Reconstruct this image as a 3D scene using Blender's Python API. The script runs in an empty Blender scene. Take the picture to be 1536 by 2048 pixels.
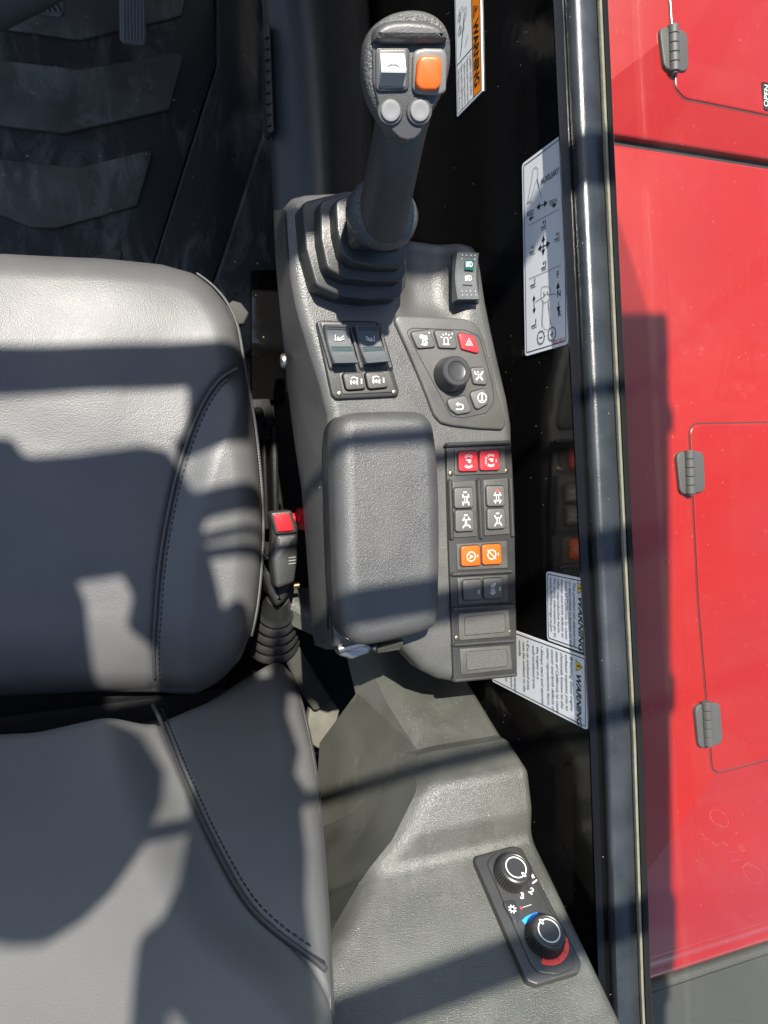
import bpy, bmesh, math, random
import numpy as np
from mathutils import Vector, Matrix
random.seed(7); np.random.seed(7)
scene = bpy.context.scene
COL = scene.collection
rad = math.radians

# ------------------------------------------------------------------ camera
# metres; X = right of the cab, Y = forward, Z = up, cab floor at z = 0
F = 1500.0; CZ = 1.386
def _setup(nx=200, ny=960, sl=0.046):
    D = np.array([(nx-768)/F, (ny-1024)/F, 1.0]); D /= np.linalg.norm(D)
    Z = -D; Y = np.array([-sl, -1, 0.0]); Y -= Y.dot(Z)*Z; Y /= np.linalg.norm(Y)
    return np.cross(Y, Z), Y, Z
AX = _setup()
cam_data = bpy.data.cameras.new('camera'); cam = bpy.data.objects.new('camera', cam_data); COL.objects.link(cam)
cam_data.sensor_fit = 'VERTICAL'; cam_data.sensor_height = 36.0; cam_data.sensor_width = 27.0
cam_data.lens = 36.0*F/2048.0; cam_data.clip_start = 0.01; cam_data.clip_end = 2000
def _wv(c): return Vector((float(AX[0] @ c), float(AX[1] @ c), float(AX[2] @ c)))
_r, _u, _b = _wv(np.array([1., 0, 0])), _wv(np.array([0, -1., 0])), _wv(np.array([0, 0, -1.]))
cam.matrix_world = Matrix(((_r.x, _u.x, _b.x, 0), (_r.y, _u.y, _b.y, 0), (_r.z, _u.z, _b.z, CZ), (0, 0, 0, 1)))
scene.camera = cam

# ------------------------------------------------------------------ light
LDIR = Vector((0.20, -0.50, -1.0)).normalized()          # way the sunlight travels
world = bpy.data.worlds.new('World'); scene.world = world; world.use_nodes = True
wn = world.node_tree.nodes; wl = world.node_tree.links
sky = wn.new('ShaderNodeTexSky'); sky.sky_type = 'NISHITA'; sky.sun_disc = False
sky.sun_elevation = math.asin(-LDIR.z); sky.sun_rotation = math.atan2(-LDIR.x, -LDIR.y)
wn['Background'].inputs['Strength'].default_value = 0.083
wl.new(sky.outputs['Color'], wn['Background'].inputs['Color'])
sd = bpy.data.lights.new('sun', 'SUN'); sd.energy = 4.6; sd.angle = rad(0.55); sd.color = (1.0, 0.95, 0.86)
sun = bpy.data.objects.new('sun', sd); COL.objects.link(sun)
sun.rotation_euler = LDIR.to_track_quat('-Z', 'Y').to_euler(); sun.location = (-1, 2, 5)
scene.view_settings.view_transform = 'Standard'; scene.view_settings.look = 'None'
scene.view_settings.exposure = 1.6; scene.view_settings.gamma = 1.0
scene.view_settings.use_curve_mapping = False

# ------------------------------------------------------------------ measuring helpers
def ray(px, py):
    d = np.array([(px-768)/F, (py-1024)/F, 1.0]); return Vector((float(d @ AX[0]), float(d @ AX[1]), float(d @ AX[2])))
CAMP = Vector((0, 0, CZ))
def P(px, py, z):
    r = ray(px, py); return CAMP + r*((z-CZ)/r.z)
def PX(px, py, x):
    r = ray(px, py); return CAMP + r*(x/r.x)
class Frame:
    def __init__(s, o, u, v):
        s.o = Vector(o); s.u = Vector(u).normalized(); v = Vector(v); s.v = (v - v.dot(s.u)*s.u).normalized(); s.n = s.u.cross(s.v)
    def w(s, a, b, h=0): return s.o + s.u*a + s.v*b + s.n*h
    def px(s, x, y, h=0):
        r = ray(x, y); o = s.o + s.n*h; t = (o-CAMP).dot(s.n)/r.dot(s.n); p = CAMP + r*t - s.o
        return (p.dot(s.u), p.dot(s.v))
    def poly(s, pts, h=0): return [s.px(x, y, h) for x, y in pts]
    def sub(s, a, b, h=0, rot=0):
        c, k = math.cos(rot), math.sin(rot)
        return Frame(s.w(a, b, h), s.u*c + s.v*k, s.v*c - s.u*k)
def HF(z): return Frame((0, 0, z), (1, 0, 0), (0, 1, 0))

# ------------------------------------------------------------------ mesh builder
class MB:
    def __init__(s): s.v = []; s.f = []; s.m = []
    def add(s, vs, fs, mi=0):
        k = len(s.v); s.v += [tuple(v) for v in vs]; s.f += [tuple(i+k for i in f) for f in fs]; s.m += [mi]*len(fs)
    def build(s, name, mats, parent=None, smooth=True, ang=38, recalc=True, **props):
        me = bpy.data.meshes.new(name); me.from_pydata(s.v, [], s.f)
        if not isinstance(mats, (list, tuple)): mats = [mats]
        for m in mats: me.materials.append(M[m])
        me.polygons.foreach_set('material_index', s.m)
        if recalc:
            bm = bmesh.new(); bm.from_mesh(me); bmesh.ops.recalc_face_normals(bm, faces=bm.faces); bm.to_mesh(me); bm.free()
        if smooth:
            me.polygons.foreach_set('use_smooth', [True]*len(me.polygons)); me.set_sharp_from_angle(angle=rad(ang))
        me.update()
        o = bpy.data.objects.new(name, me); COL.objects.link(o)
        if parent is not None:
            o.parent = parent; o.matrix_parent_inverse = Matrix.Translation(-Vector(WLOC.get(parent.name, (0, 0, 0))))
        for k, val in props.items(): o[k] = val
        return o
WLOC = {}
def thing(name, label, cat, loc, group=None):
    e = bpy.data.objects.new(name, None); COL.objects.link(e); e.location = loc; e.empty_display_size = 0.02
    WLOC[e.name] = tuple(loc); e['label'] = label; e['category'] = cat
    if group: e['group'] = group
    return e
def tag(o, label, cat, group=None):
    o['label'] = label; o['category'] = cat
    if group: o['group'] = group
    return o
def area2(p): return sum(p[i][0]*p[(i+1) % len(p)][1]-p[(i+1) % len(p)][0]*p[i][1] for i in range(len(p)))
def fillet(poly, r, n=5):
    if area2(poly) < 0: poly = poly[::-1]
    out = []; N = len(poly)
    for i in range(N):
        p = Vector(poly[i]); a = Vector(poly[i-1])-p; b = Vector(poly[(i+1) % N])-p
        la, lb = a.length, b.length
        if la < 1e-7 or lb < 1e-7: continue
        a /= la; b /= lb
        th = math.acos(max(-1, min(1, a.dot(b))))
        if th > rad(172): out.append(tuple(p)); continue
        t = min(r/math.tan(th/2), la*0.48, lb*0.48); rr = t*math.tan(th/2)
        c = p + (a+b).normalized()*(rr/math.sin(th/2))
        s = p + a*t - c; e = p + b*t - c
        a0 = math.atan2(s.y, s.x); da = math.atan2(e.y, e.x)-a0
        while da > math.pi: da -= 2*math.pi
        while da < -math.pi: da += 2*math.pi
        for k in range(n+1): out.append((c.x+rr*math.cos(a0+da*k/n), c.y+rr*math.sin(a0+da*k/n)))
    return out
def inset(poly, d):
    N = len(poly); out = []
    for i in range(N):
        p = Vector(poly[i]); e1 = (p-Vector(poly[i-1])); e2 = (Vector(poly[(i+1) % N])-p)
        if e1.length < 1e-9: e1 = e2
        if e2.length < 1e-9: e2 = e1
        e1.normalize(); e2.normalize(); n1 = Vector((-e1.y, e1.x)); n2 = Vector((-e2.y, e2.x)); n = n1+n2
        if n.length < 1e-6: n = n1
        n.normalize(); k = max(0.5, n.dot(n1)); q = p+n*(d/k); out.append((q.x, q.y))
    return out
def rings(mb, fr, rs, mi=0, cap0=True, cap1=True):
    """rs: list of (poly, h)"""
    n = len(rs[0][0]); vs = []; fs = []
    for p, h in rs: vs += [fr.w(a, b, h) for a, b in p]
    for k in range(len(rs)-1):
        for i in range(n):
            j = (i+1) % n; fs.append((k*n+i, k*n+j, (k+1)*n+j, (k+1)*n+i))
    if cap0: fs.append(tuple(range(n))[::-1])
    if cap1: fs.append(tuple(range((len(rs)-1)*n, len(rs)*n)))
    mb.add(vs, fs, mi)
def slab(mb, fr, poly, h0, h1, r=0.002, cr=0.003, taper=0.0, seg=3, mi=0, n=4):
    """rounded plate: poly (local 2D) from height h0 up to h1, top edge rounded by r, corners by cr"""
    p = fillet(poly, cr, n); rs = [(inset(p, -taper), h0), (p, h1-r)]
    for k in range(1, seg+1):
        t = k/seg*math.pi/2; rs.append((inset(p, r*(1-math.cos(t))), h1-r+r*math.sin(t)))
    rings(mb, fr, rs, mi)
def pslab(mb, fr, pts, h0, h1, **k): slab(mb, fr, fr.poly(pts, h1), h0, h1, **k)
def circ(a, b, r, n=32, ry=None): return [(a+r*math.cos(2*math.pi*i/n), b+(ry or r)*math.sin(2*math.pi*i/n)) for i in range(n)]
def lathe(mb, fr, a, b, prof, n=32, mi=0, cap0=True, cap1=True): rings(mb, fr, [(circ(a, b, max(r, 1e-5), n), h) for r, h in prof], mi, cap0, cap1)
def box(mb, x0, x1, y0, y1, z0, z1, mi=0, r=0.0):
    fr = HF(0); slab(mb, fr, [(x0, y0), (x1, y0), (x1, y1), (x0, y1)], z0, z1, r=max(r, 1e-4), cr=max(r, 1e-4), mi=mi, seg=2 if r else 1, n=2)
def tube(mb, pts, rr, n=10, mi=0):
    pts = [Vector(p) for p in pts]; N = len(pts); rr = rr if isinstance(rr, (list, tuple)) else [rr]*N
    vs = []; fs = []; t0 = (pts[1]-pts[0]).normalized(); x = t0.orthogonal().normalized()
    for i in range(N):
        t = (pts[min(i+1, N-1)]-pts[max(i-1, 0)]).normalized(); x = (x - x.dot(t)*t).normalized(); y = t.cross(x)
        vs += [pts[i]+(x*math.cos(2*math.pi*k/n)+y*math.sin(2*math.pi*k/n))*rr[i] for k in range(n)]
    for i in range(N-1):
        for k in range(n): fs.append((i*n+k, i*n+(k+1) % n, (i+1)*n+(k+1) % n, (i+1)*n+k))
    fs.append(tuple(range(n))[::-1]); fs.append(tuple(range((N-1)*n, N*n)))
    mb.add(vs, fs, mi)
def spline(pts, n=8):
    pts = [Vector(p) for p in pts]; out = []
    for i in range(len(pts)-1):
        p0 = pts[max(i-1, 0)]; p1 = pts[i]; p2 = pts[i+1]; p3 = pts[min(i+2, len(pts)-1)]
        for k in range(n):
            t = k/n; out.append(0.5*((2*p1)+(p2-p0)*t+(2*p0-5*p1+4*p2-p3)*t*t+(3*p1-p0-3*p2+p3)*t**3))
    out.append(pts[-1]); return out
def seg_dist(px, py, poly, closed=True):
    P_ = np.array(poly); Q = np.roll(P_, -1, 0) if closed else P_[1:]; A = P_ if closed else P_[:-1]
    best = np.full(px.shape, 1e9)
    for (ax, ay), (bx, by) in zip(A, Q):
        dx, dy = bx-ax, by-ay; L = dx*dx+dy*dy+1e-12
        t = np.clip(((px-ax)*dx+(py-ay)*dy)/L, 0, 1); best = np.minimum(best, np.hypot(px-ax-t*dx, py-ay-t*dy))
    return best
def resample(poly, step):
    out = []; N = len(poly)
    for i in range(N):
        a = np.array(poly[i]); b = np.array(poly[(i+1) % N]); k = max(1, int(np.ceil(np.linalg.norm(b-a)/step)))
        out += [tuple(a+(b-a)*j/k) for j in range(k)]
    return out
def pillow(mb, fr, poly, hfun, r, depth, nr=60, centre=None, step=0.006, tuck=0.0, mi=0, power=1.5):
    """height sheet over a closed outline: top at hfun(a,b), rim rolled over by r, then a skirt of the given depth"""
    if area2(poly) < 0: poly = poly[::-1]
    poly = resample(poly, step); c = np.array(centre if centre is not None else np.mean(poly, 0)); B = np.array(poly); n = len(B)
    ss = 1-np.linspace(0, 1, nr)**power; ss[-1] = 0.004
    vs = []; fs = []
    rs = [(inset(poly, tuck), -depth), (inset(poly, 0), -r-0.3*(depth-r))] if depth > r else []
    for p, h in rs:
        base = hfun(np.array([q[0] for q in p]), np.array([q[1] for q in p])); vs += [fr.w(q[0], q[1], bb+h) for q, bb in zip(p, base)]
    for s in ss:
        q = c+(B-c)*s; d = seg_dist(q[:, 0], q[:, 1], poly); d = np.minimum(d, r)
        h = hfun(q[:, 0], q[:, 1])-(r-np.sqrt(np.maximum(r*r-(r-d)**2, 0)))
        vs += [fr.w(a, b, hh) for (a, b), hh in zip(q, h)]
    R = len(rs)+len(ss)
    for k in range(R-1):
        for i in range(n):
            j = (i+1) % n; fs.append((k*n+i, k*n+j, (k+1)*n+j, (k+1)*n+i))
    fs.append(tuple(range((R-1)*n, R*n))); fs.append(tuple(range(n))[::-1])
    mb.add(vs, fs, mi)
def smst(x, a, b):
    t = np.clip((x-a)/(b-a), 0, 1); return t*t*(3-2*t)

# flat print: strokes, discs, letters (sizes in metres in a frame's own plane)
def stroke(mb, fr, pts, w, h=0.0004, mi=1, closed=False):
    pts = [Vector(p) for p in pts]; N = len(pts); L = []; R = []
    for i in range(N):
        if closed: t = pts[(i+1) % N]-pts[i-1]
        else: t = pts[min(i+1, N-1)]-pts[max(i-1, 0)]
        t = t.normalized() if t.length > 1e-9 else Vector((1, 0)); nn = Vector((-t.y, t.x))*(w/2); L.append(pts[i]+nn); R.append(pts[i]-nn)
    vs = [fr.w(p.x, p.y, h) for p in L+R]; K = N if closed else N-1
    mb.add(vs, [(i, (i+1) % N, N+(i+1) % N, N+i) for i in range(K)], mi)
def fill(mb, fr, pts, h=0.0004, mi=1): mb.add([fr.w(a, b, h) for a, b in pts], [tuple(range(len(pts)))], mi)
def arc(a, b, r, t0, t1, n=14): return [(a+r*math.cos(rad(t0+(t1-t0)*i/n)), b+r*math.sin(rad(t0+(t1-t0)*i/n))) for i in range(n+1)]
def arrow(mb, fr, p, q, w, hd, h=0.0004, mi=1, both=False):
    p, q = Vector(p), Vector(q); d = (q-p).normalized(); n = Vector((-d.y, d.x))
    stroke(mb, fr, [p+d*(hd*0.7 if both else 0), q-d*hd*0.7], w, h, mi)
    fill(mb, fr, [q, q-d*hd+n*hd*0.55, q-d*hd-n*hd*0.55], h, mi)
    if both: fill(mb, fr, [p, p+d*hd-n*hd*0.55, p+d*hd+n*hd*0.55], h, mi)
_tc = {}
def text(mb, fr, s, a, b, size, h=0.0004, mi=1, bold=0.0, shear=0.0, align='LEFT', sx=1.0):
    key = (s, bold, shear, align)
    if key not in _tc:
        cu = bpy.data.curves.new('t', 'FONT'); cu.body = s; cu.size = 1.0; cu.offset = bold; cu.shear = shear; cu.align_x = align; cu.resolution_u = 3
        ob = bpy.data.objects.new('t', cu); me = bpy.data.meshes.new_from_object(ob)
        _tc[key] = ([(v.co.x, v.co.y) for v in me.vertices], [tuple(p.vertices) for p in me.polygons])
        bpy.data.objects.remove(ob); bpy.data.curves.remove(cu); bpy.data.meshes.remove(me)
    vs, fs = _tc[key]
    mb.add([fr.w(a+x*size*sx, b+y*size, h) for x, y in vs], fs, mi)

# ------------------------------------------------------------------ materials
M = {}
def nd(nt, t, **kw):
    n = nt.nodes.new(t)
    for k, v in kw.items(): setattr(n, k, v)
    return n
def mat(name, base, rough=0.5, spec=0.5, metal=0.0, bump=None, bdist=0.0005, vary=0.0, vscale=12, dust=None, dustcol=(0.35, 0.34, 0.3), coat=0.0, rvary=0.0, scuff=None, sheen=0.0):
    """bump: list of (kind, scale, weight); dust: (speck scale, threshold); scuff: (scale, amount)"""
    m = bpy.data.materials.new(name); M[name] = m; m.use_nodes = True; nt = m.node_tree; L = nt.links
    b = nt.nodes['Principled BSDF']; b.inputs['Roughness'].default_value = rough; b.inputs['Metallic'].default_value = metal
    b.inputs['Specular IOR Level'].default_value = spec; b.inputs['Coat Weight'].default_value = coat; b.inputs['Coat Roughness'].default_value = 0.083
    b.inputs['Sheen Weight'].default_value = sheen
    tc = nd(nt, 'ShaderNodeTexCoord'); geo = nd(nt, 'ShaderNodeNewGeometry'); co = geo.outputs['Position']
    rgb = nd(nt, 'ShaderNodeRGB'); rgb.outputs[0].default_value = (*base, 1); col = rgb.outputs[0]
    if vary:
        nz = nd(nt, 'ShaderNodeTexNoise'); nz.inputs['Scale'].default_value = vscale; nz.inputs['Detail'].default_value = 6; L.new(co, nz.inputs['Vector'])
        mr = nd(nt, 'ShaderNodeMapRange'); mr.inputs[1].default_value = 0.3; mr.inputs[2].default_value = 0.7; mr.inputs[3].default_value = 1-vary; mr.inputs[4].default_value = 1+vary
        L.new(nz.outputs['Fac'], mr.inputs[0]); vm = nd(nt, 'ShaderNodeVectorMath', operation='SCALE'); L.new(col, vm.inputs[0]); L.new(mr.outputs[0], vm.inputs['Scale']); col = vm.outputs[0]
        if rvary:
            mq = nd(nt, 'ShaderNodeMapRange'); mq.inputs[1].default_value = 0.3; mq.inputs[2].default_value = 0.7; mq.inputs[3].default_value = rough-rvary; mq.inputs[4].default_value = rough+rvary
            L.new(nz.outputs['Fac'], mq.inputs[0]); L.new(mq.outputs[0], b.inputs['Roughness'])
    if scuff:
        sc, am, thr = scuff if len(scuff) == 3 else (*scuff, 0.30)
        mp = nd(nt, 'ShaderNodeMapping'); mp.inputs['Scale'].default_value = (1, 0.35, 1); mp.inputs['Rotation'].default_value = (0, 0, 0.6); L.new(co, mp.inputs[0])
        n1 = nd(nt, 'ShaderNodeTexNoise'); n1.inputs['Scale'].default_value = sc; n1.inputs['Detail'].default_value = 9; n1.inputs['Roughness'].default_value = 0.7; n1.inputs['Distortion'].default_value = 1.2; L.new(mp.outputs[0], n1.inputs['Vector'])
        n2 = nd(nt, 'ShaderNodeTexNoise'); n2.inputs['Scale'].default_value = sc*0.22; L.new(co, n2.inputs['Vector'])
        ml = nd(nt, 'ShaderNodeMath', operation='MULTIPLY'); L.new(n1.outputs['Fac'], ml.inputs[0]); L.new(n2.outputs['Fac'], ml.inputs[1])
        mr = nd(nt, 'ShaderNodeMapRange'); mr.inputs[1].default_value = thr; mr.inputs[2].default_value = thr+0.13; mr.inputs[3].default_value = 0; mr.inputs[4].default_value = am; L.new(ml.outputs[0], mr.inputs[0])
        mx = nd(nt, 'ShaderNodeMix', data_type='RGBA'); L.new(mr.outputs[0], mx.inputs[0]); L.new(col, mx.inputs[6]); mx.inputs[7].default_value = (*dustcol, 1); col = mx.outputs[2]
    if dust:
        ds, th = dust
        vo = nd(nt, 'ShaderNodeTexVoronoi'); vo.inputs['Scale'].default_value = ds; L.new(co, vo.inputs['Vector'])
        sep = nd(nt, 'ShaderNodeSeparateColor'); L.new(vo.outputs['Color'], sep.inputs[0])
        th2 = nd(nt, 'ShaderNodeMath', operation='MULTIPLY'); L.new(sep.outputs[0], th2.inputs[0]); th2.inputs[1].default_value = th
        th3 = nd(nt, 'ShaderNodeMath', operation='POWER'); L.new(th2.outputs[0], th3.inputs[0]); th3.inputs[1].default_value = 2
        lt = nd(nt, 'ShaderNodeMath', operation='LESS_THAN'); L.new(vo.outputs['Distance'], lt.inputs[0]); L.new(th3.outputs[0], lt.inputs[1])
        gt = nd(nt, 'ShaderNodeMath', operation='GREATER_THAN'); L.new(sep.outputs[1], gt.inputs[0]); gt.inputs[1].default_value = 0.75
        ml = nd(nt, 'ShaderNodeMath', operation='MULTIPLY'); L.new(lt.outputs[0], ml.inputs[0]); L.new(gt.outputs[0], ml.inputs[1])
        mx = nd(nt, 'ShaderNodeMix', data_type='RGBA'); L.new(ml.outputs[0], mx.inputs[0]); L.new(col, mx.inputs[6]); mx.inputs[7].default_value = (*dustcol, 1); col = mx.outputs[2]
    L.new(col, b.inputs['Base Color'])
    if bump:
        acc = None
        for kind, sc, w in bump:
            if kind == 'v':
                nz = nd(nt, 'ShaderNodeTexNoise'); nz.inputs['Scale'].default_value = sc*0.6; nz.inputs['Detail'].default_value = 2; L.new(co, nz.inputs['Vector'])
                sb = nd(nt, 'ShaderNodeVectorMath', operation='SCALE'); L.new(nz.outputs['Color'], sb.inputs[0]); sb.inputs['Scale'].default_value = 0.9/sc
                ad = nd(nt, 'ShaderNodeVectorMath', operation='ADD'); L.new(co, ad.inputs[0]); L.new(sb.outputs[0], ad.inputs[1])
                t = nd(nt, 'ShaderNodeTexVoronoi', feature='F1'); t.inputs['Scale'].default_value = sc; L.new(ad.outputs[0], t.inputs['Vector']); out = t.outputs['Distance']; w = -w
            else:
                t = nd(nt, 'ShaderNodeTexNoise'); t.inputs['Scale'].default_value = sc; t.inputs['Detail'].default_value = 3; L.new(co, t.inputs['Vector']); out = t.outputs['Fac']
            ml = nd(nt, 'ShaderNodeMath', operation='MULTIPLY'); L.new(out, ml.inputs[0]); ml.inputs[1].default_value = w
            if acc is None: acc = ml.outputs[0]
            else:
                ad = nd(nt, 'ShaderNodeMath', operation='ADD'); L.new(acc, ad.inputs[0]); L.new(ml.outputs[0], ad.inputs[1]); acc = ad.outputs[0]
        bp = nd(nt, 'ShaderNodeBump'); bp.inputs['Strength'].default_value = 1.0; bp.inputs['Distance'].default_value = bdist; L.new(acc, bp.inputs['Height']); L.new(bp.outputs[0], b.inputs['Normal'])
    return m
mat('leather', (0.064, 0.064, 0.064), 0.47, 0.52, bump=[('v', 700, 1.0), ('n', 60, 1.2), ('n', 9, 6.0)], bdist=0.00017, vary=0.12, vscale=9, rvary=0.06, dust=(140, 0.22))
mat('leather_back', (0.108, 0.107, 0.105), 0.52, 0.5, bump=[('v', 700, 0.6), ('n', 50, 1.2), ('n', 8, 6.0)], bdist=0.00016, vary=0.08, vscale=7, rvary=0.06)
mat('piping', (0.040, 0.040, 0.041), 0.4, 0.5, bump=[('n', 900, 1)], bdist=0.0003)
mat('thread_dark', (0.012, 0.012, 0.016), 0.7)
mat('thread_light', (0.13, 0.13, 0.12), 0.7)
mat('console_grain', (0.054, 0.054, 0.051), 0.42, 0.6, bump=[('v', 800, 1.0), ('n', 1400, 0.4)], bdist=0.00024, vary=0.14, vscale=20, rvary=0.07, dust=(260, 0.3))
mat('armrest_plastic', (0.046, 0.046, 0.045), 0.37, 0.6, bump=[('n', 1100, 1.6)], bdist=0.00032, vary=0.12, vscale=28, rvary=0.06, dust=(170, 0.22))
mat('side_plastic', (0.030, 0.029, 0.028), 0.5, 0.4, bump=[('n', 1500, 1)], bdist=0.00035, vary=0.15, vscale=30, dust=(160, 0.35))
mat('frame_plastic', (0.025, 0.025, 0.024), 0.38, 0.5, bump=[('n', 1200, 1)], bdist=0.0002, vary=0.15, vscale=40)
mat('module_plastic', (0.055, 0.054, 0.048), 0.45, 0.5, bump=[('n', 1000, 1)], bdist=0.0002, vary=0.2, vscale=60)
mat('blank_plastic', (0.055, 0.054, 0.050), 0.5, 0.5, bump=[('n', 1300, 1.4)], bdist=0.0007)
mat('button_black', (0.0725, 0.0725, 0.0682), 0.5, 0.45, bump=[('n', 1500, 1)], bdist=0.00015)
mat('keypad_rubber', (0.055, 0.054, 0.049), 0.42, 0.5, bump=[('n', 900, 1)], bdist=0.00015, vary=0.2, vscale=35)
mat('knob_black', (0.022, 0.022, 0.022), 0.36, 0.5, bump=[('n', 1500, 1)], bdist=0.0001)
mat('rocker_dark', (0.0546, 0.0585, 0.0624), 0.42, 0.5, bump=[('n', 1700, 1.2)], bdist=0.0004)
mat('teal_print', (0.012, 0.035, 0.036), 0.4)
mat('green_lens', (0.004, 0.055, 0.042), 0.25)
mat('white_print', (0.54, 0.54, 0.51), 0.5)
mat('led_grey', (0.30, 0.30, 0.29), 0.4)
mat('led_red', (0.55, 0.06, 0.05), 0.4)
mat('red_button', (0.52, 0.022, 0.03), 0.42, 0.5, bump=[('n', 1500, 1)], bdist=0.0001)
mat('orange_button', (0.50, 0.075, 0.004), 0.42, 0.5, bump=[('n', 1500, 1)], bdist=0.0001)
mat('rubber_boot', (0.018, 0.018, 0.0175), 0.36, 0.5, bump=[('n', 700, 1)], bdist=0.0002, vary=0.15, vscale=50, dust=(300, 0.28))
mat('grip_rubber', (0.030, 0.029, 0.028), 0.5, 0.45, bump=[('v', 900, 1)], bdist=0.00025)
mat('collar_rubber', (0.035, 0.037, 0.042), 0.4, 0.5, bump=[('v', 520, 1)], bdist=0.0007)
mat('head_shell', (0.055, 0.055, 0.052), 0.5, 0.45, bump=[('v', 700, 1)], bdist=0.0006)
mat('head_face', (0.040, 0.040, 0.041), 0.45, 0.5, bump=[('n', 900, 1)], bdist=0.0002)
mat('white_plastic', (0.42, 0.42, 0.40), 0.3, 0.5)
mat('grey_plastic', (0.15, 0.15, 0.15), 0.35, 0.5)
mat('bezel_grey', (0.11, 0.108, 0.1), 0.4)
mat('trim_plastic', (0.050, 0.051, 0.044), 0.37, 0.7, bump=[('v', 1100, 1.0), ('n', 1300, 1.0)], bdist=0.00034, vary=0.22, vscale=16, dust=(240, 0.34), rvary=0.08, scuff=(50, 0.06, 0.27))
mat('trim_flap', (0.042, 0.042, 0.035), 0.42, 0.5, bump=[('n', 900, 0.6)], bdist=0.0002, vary=0.25, vscale=14, scuff=(60, 0.35), dustcol=(0.16, 0.16, 0.13))
mat('gloss_black', (0.003, 0.0028, 0.0028), 0.13, 0.35, dust=(110, 0.34), dustcol=(0.22, 0.22, 0.2), bump=[('n', 14, 1)], bdist=0.0012)
mat('rail_paint', (0.018, 0.021, 0.024), 0.30, 0.45, dust=(240, 0.34), bump=[('n', 900, 1), ('n', 30, 2)], bdist=0.00018, vary=0.3, vscale=24, rvary=0.08)
mat('black_metal', (0.008, 0.008, 0.008), 0.4, 0.15, dust=(200, 0.2), bump=[('n', 40, 1)], bdist=0.0006)
mat('steel', (0.55, 0.54, 0.5), 0.3, metal=1.0)
mat('dark_steel', (0.45, 0.43, 0.40), 0.35, metal=1.0)
mat('brass', (0.35, 0.28, 0.17), 0.35, metal=1.0)
mat('khaki_seal', (0.17, 0.16, 0.115), 0.7, 0.3, bump=[('n', 600, 1)], bdist=0.0006, vary=0.15, vscale=60)
mat('black_rubber', (0.008, 0.008, 0.0085), 0.6, 0.06)
mat('floor_rubber', (0.020, 0.0195, 0.019), 0.55, 0.4, dust=(80, 0.42), dustcol=(0.26, 0.25, 0.22), scuff=(16, 0.40, 0.24), vary=0.3, vscale=6, bump=[('n', 200, 1)], bdist=0.0005)
mat('floor_pad', (0.075, 0.071, 0.060), 0.6, 0.4, dust=(80, 0.40), dustcol=(0.20, 0.19, 0.165), scuff=(24, 0.75, 0.25), vary=0.35, vscale=14, bump=[('n', 300, 1)], bdist=0.0004)
mat('pedal_rubber', (0.13, 0.127, 0.118), 0.6, 0.3, bump=[('n', 500, 1)], bdist=0.0003)
mat('column_plastic', (0.045, 0.045, 0.046), 0.45, 0.4, bump=[('n', 700, 1)], bdist=0.0003, dust=(110, 0.15))
mat('webbing', (0.035, 0.034, 0.030), 0.8, 0.1, bump=[('n', 700, 1.5)], bdist=0.001)
mat('pale_bracket', (0.09, 0.086, 0.07), 0.6, 0.15, bump=[('n', 300, 1)], bdist=0.0004, vary=0.15, vscale=40)
mat('grey_tab', (0.045, 0.045, 0.042), 0.6, 0.1)
mat('decal_white', (0.62, 0.63, 0.64), 0.28, 0.5)
mat('decal_orange', (0.60, 0.17, 0.008), 0.3)
mat('decal_yellow', (0.80, 0.52, 0.03), 0.35)
mat('decal_ink', (0.012, 0.012, 0.013), 0.4)
mat('decal_grey_ink', (0.10, 0.10, 0.105), 0.4)
mat('decal_red_ink', (0.5, 0.03, 0.03), 0.4)
mat('red_paint', (0.24, 0.0072, 0.0036), 0.26, 0.5, scuff=(300, 0.16, 0.34), dustcol=(0.40, 0.10, 0.08), vary=0.06, vscale=5, bump=[('n', 5, 1)], bdist=0.003, dust=(150, 0.40), coat=0.25)
mat('hinge_paint', (0.055, 0.05, 0.048), 0.5, 0.4, bump=[('n', 1200, 1)], bdist=0.0003)
mat('seam_dark', (0.05, 0.004, 0.004), 0.7)
mat('gap_black', (0.01, 0.008, 0.008), 0.7)
mat('fender_plastic', (0.035, 0.033, 0.030), 0.55, 0.4, bump=[('v', 500, 1)], bdist=0.0006, dust=(180, 0.3))
mat('red_lever', (0.5, 0.01, 0.015), 0.35)
mat('blue_print', (0.02, 0.22, 0.72), 0.4)
mat('red_print', (0.8, 0.05, 0.03), 0.4)
mat('roof_paint', (0.05, 0.05, 0.052), 0.5)
mat('olive_plastic', (0.09, 0.09, 0.08), 0.6)
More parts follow.
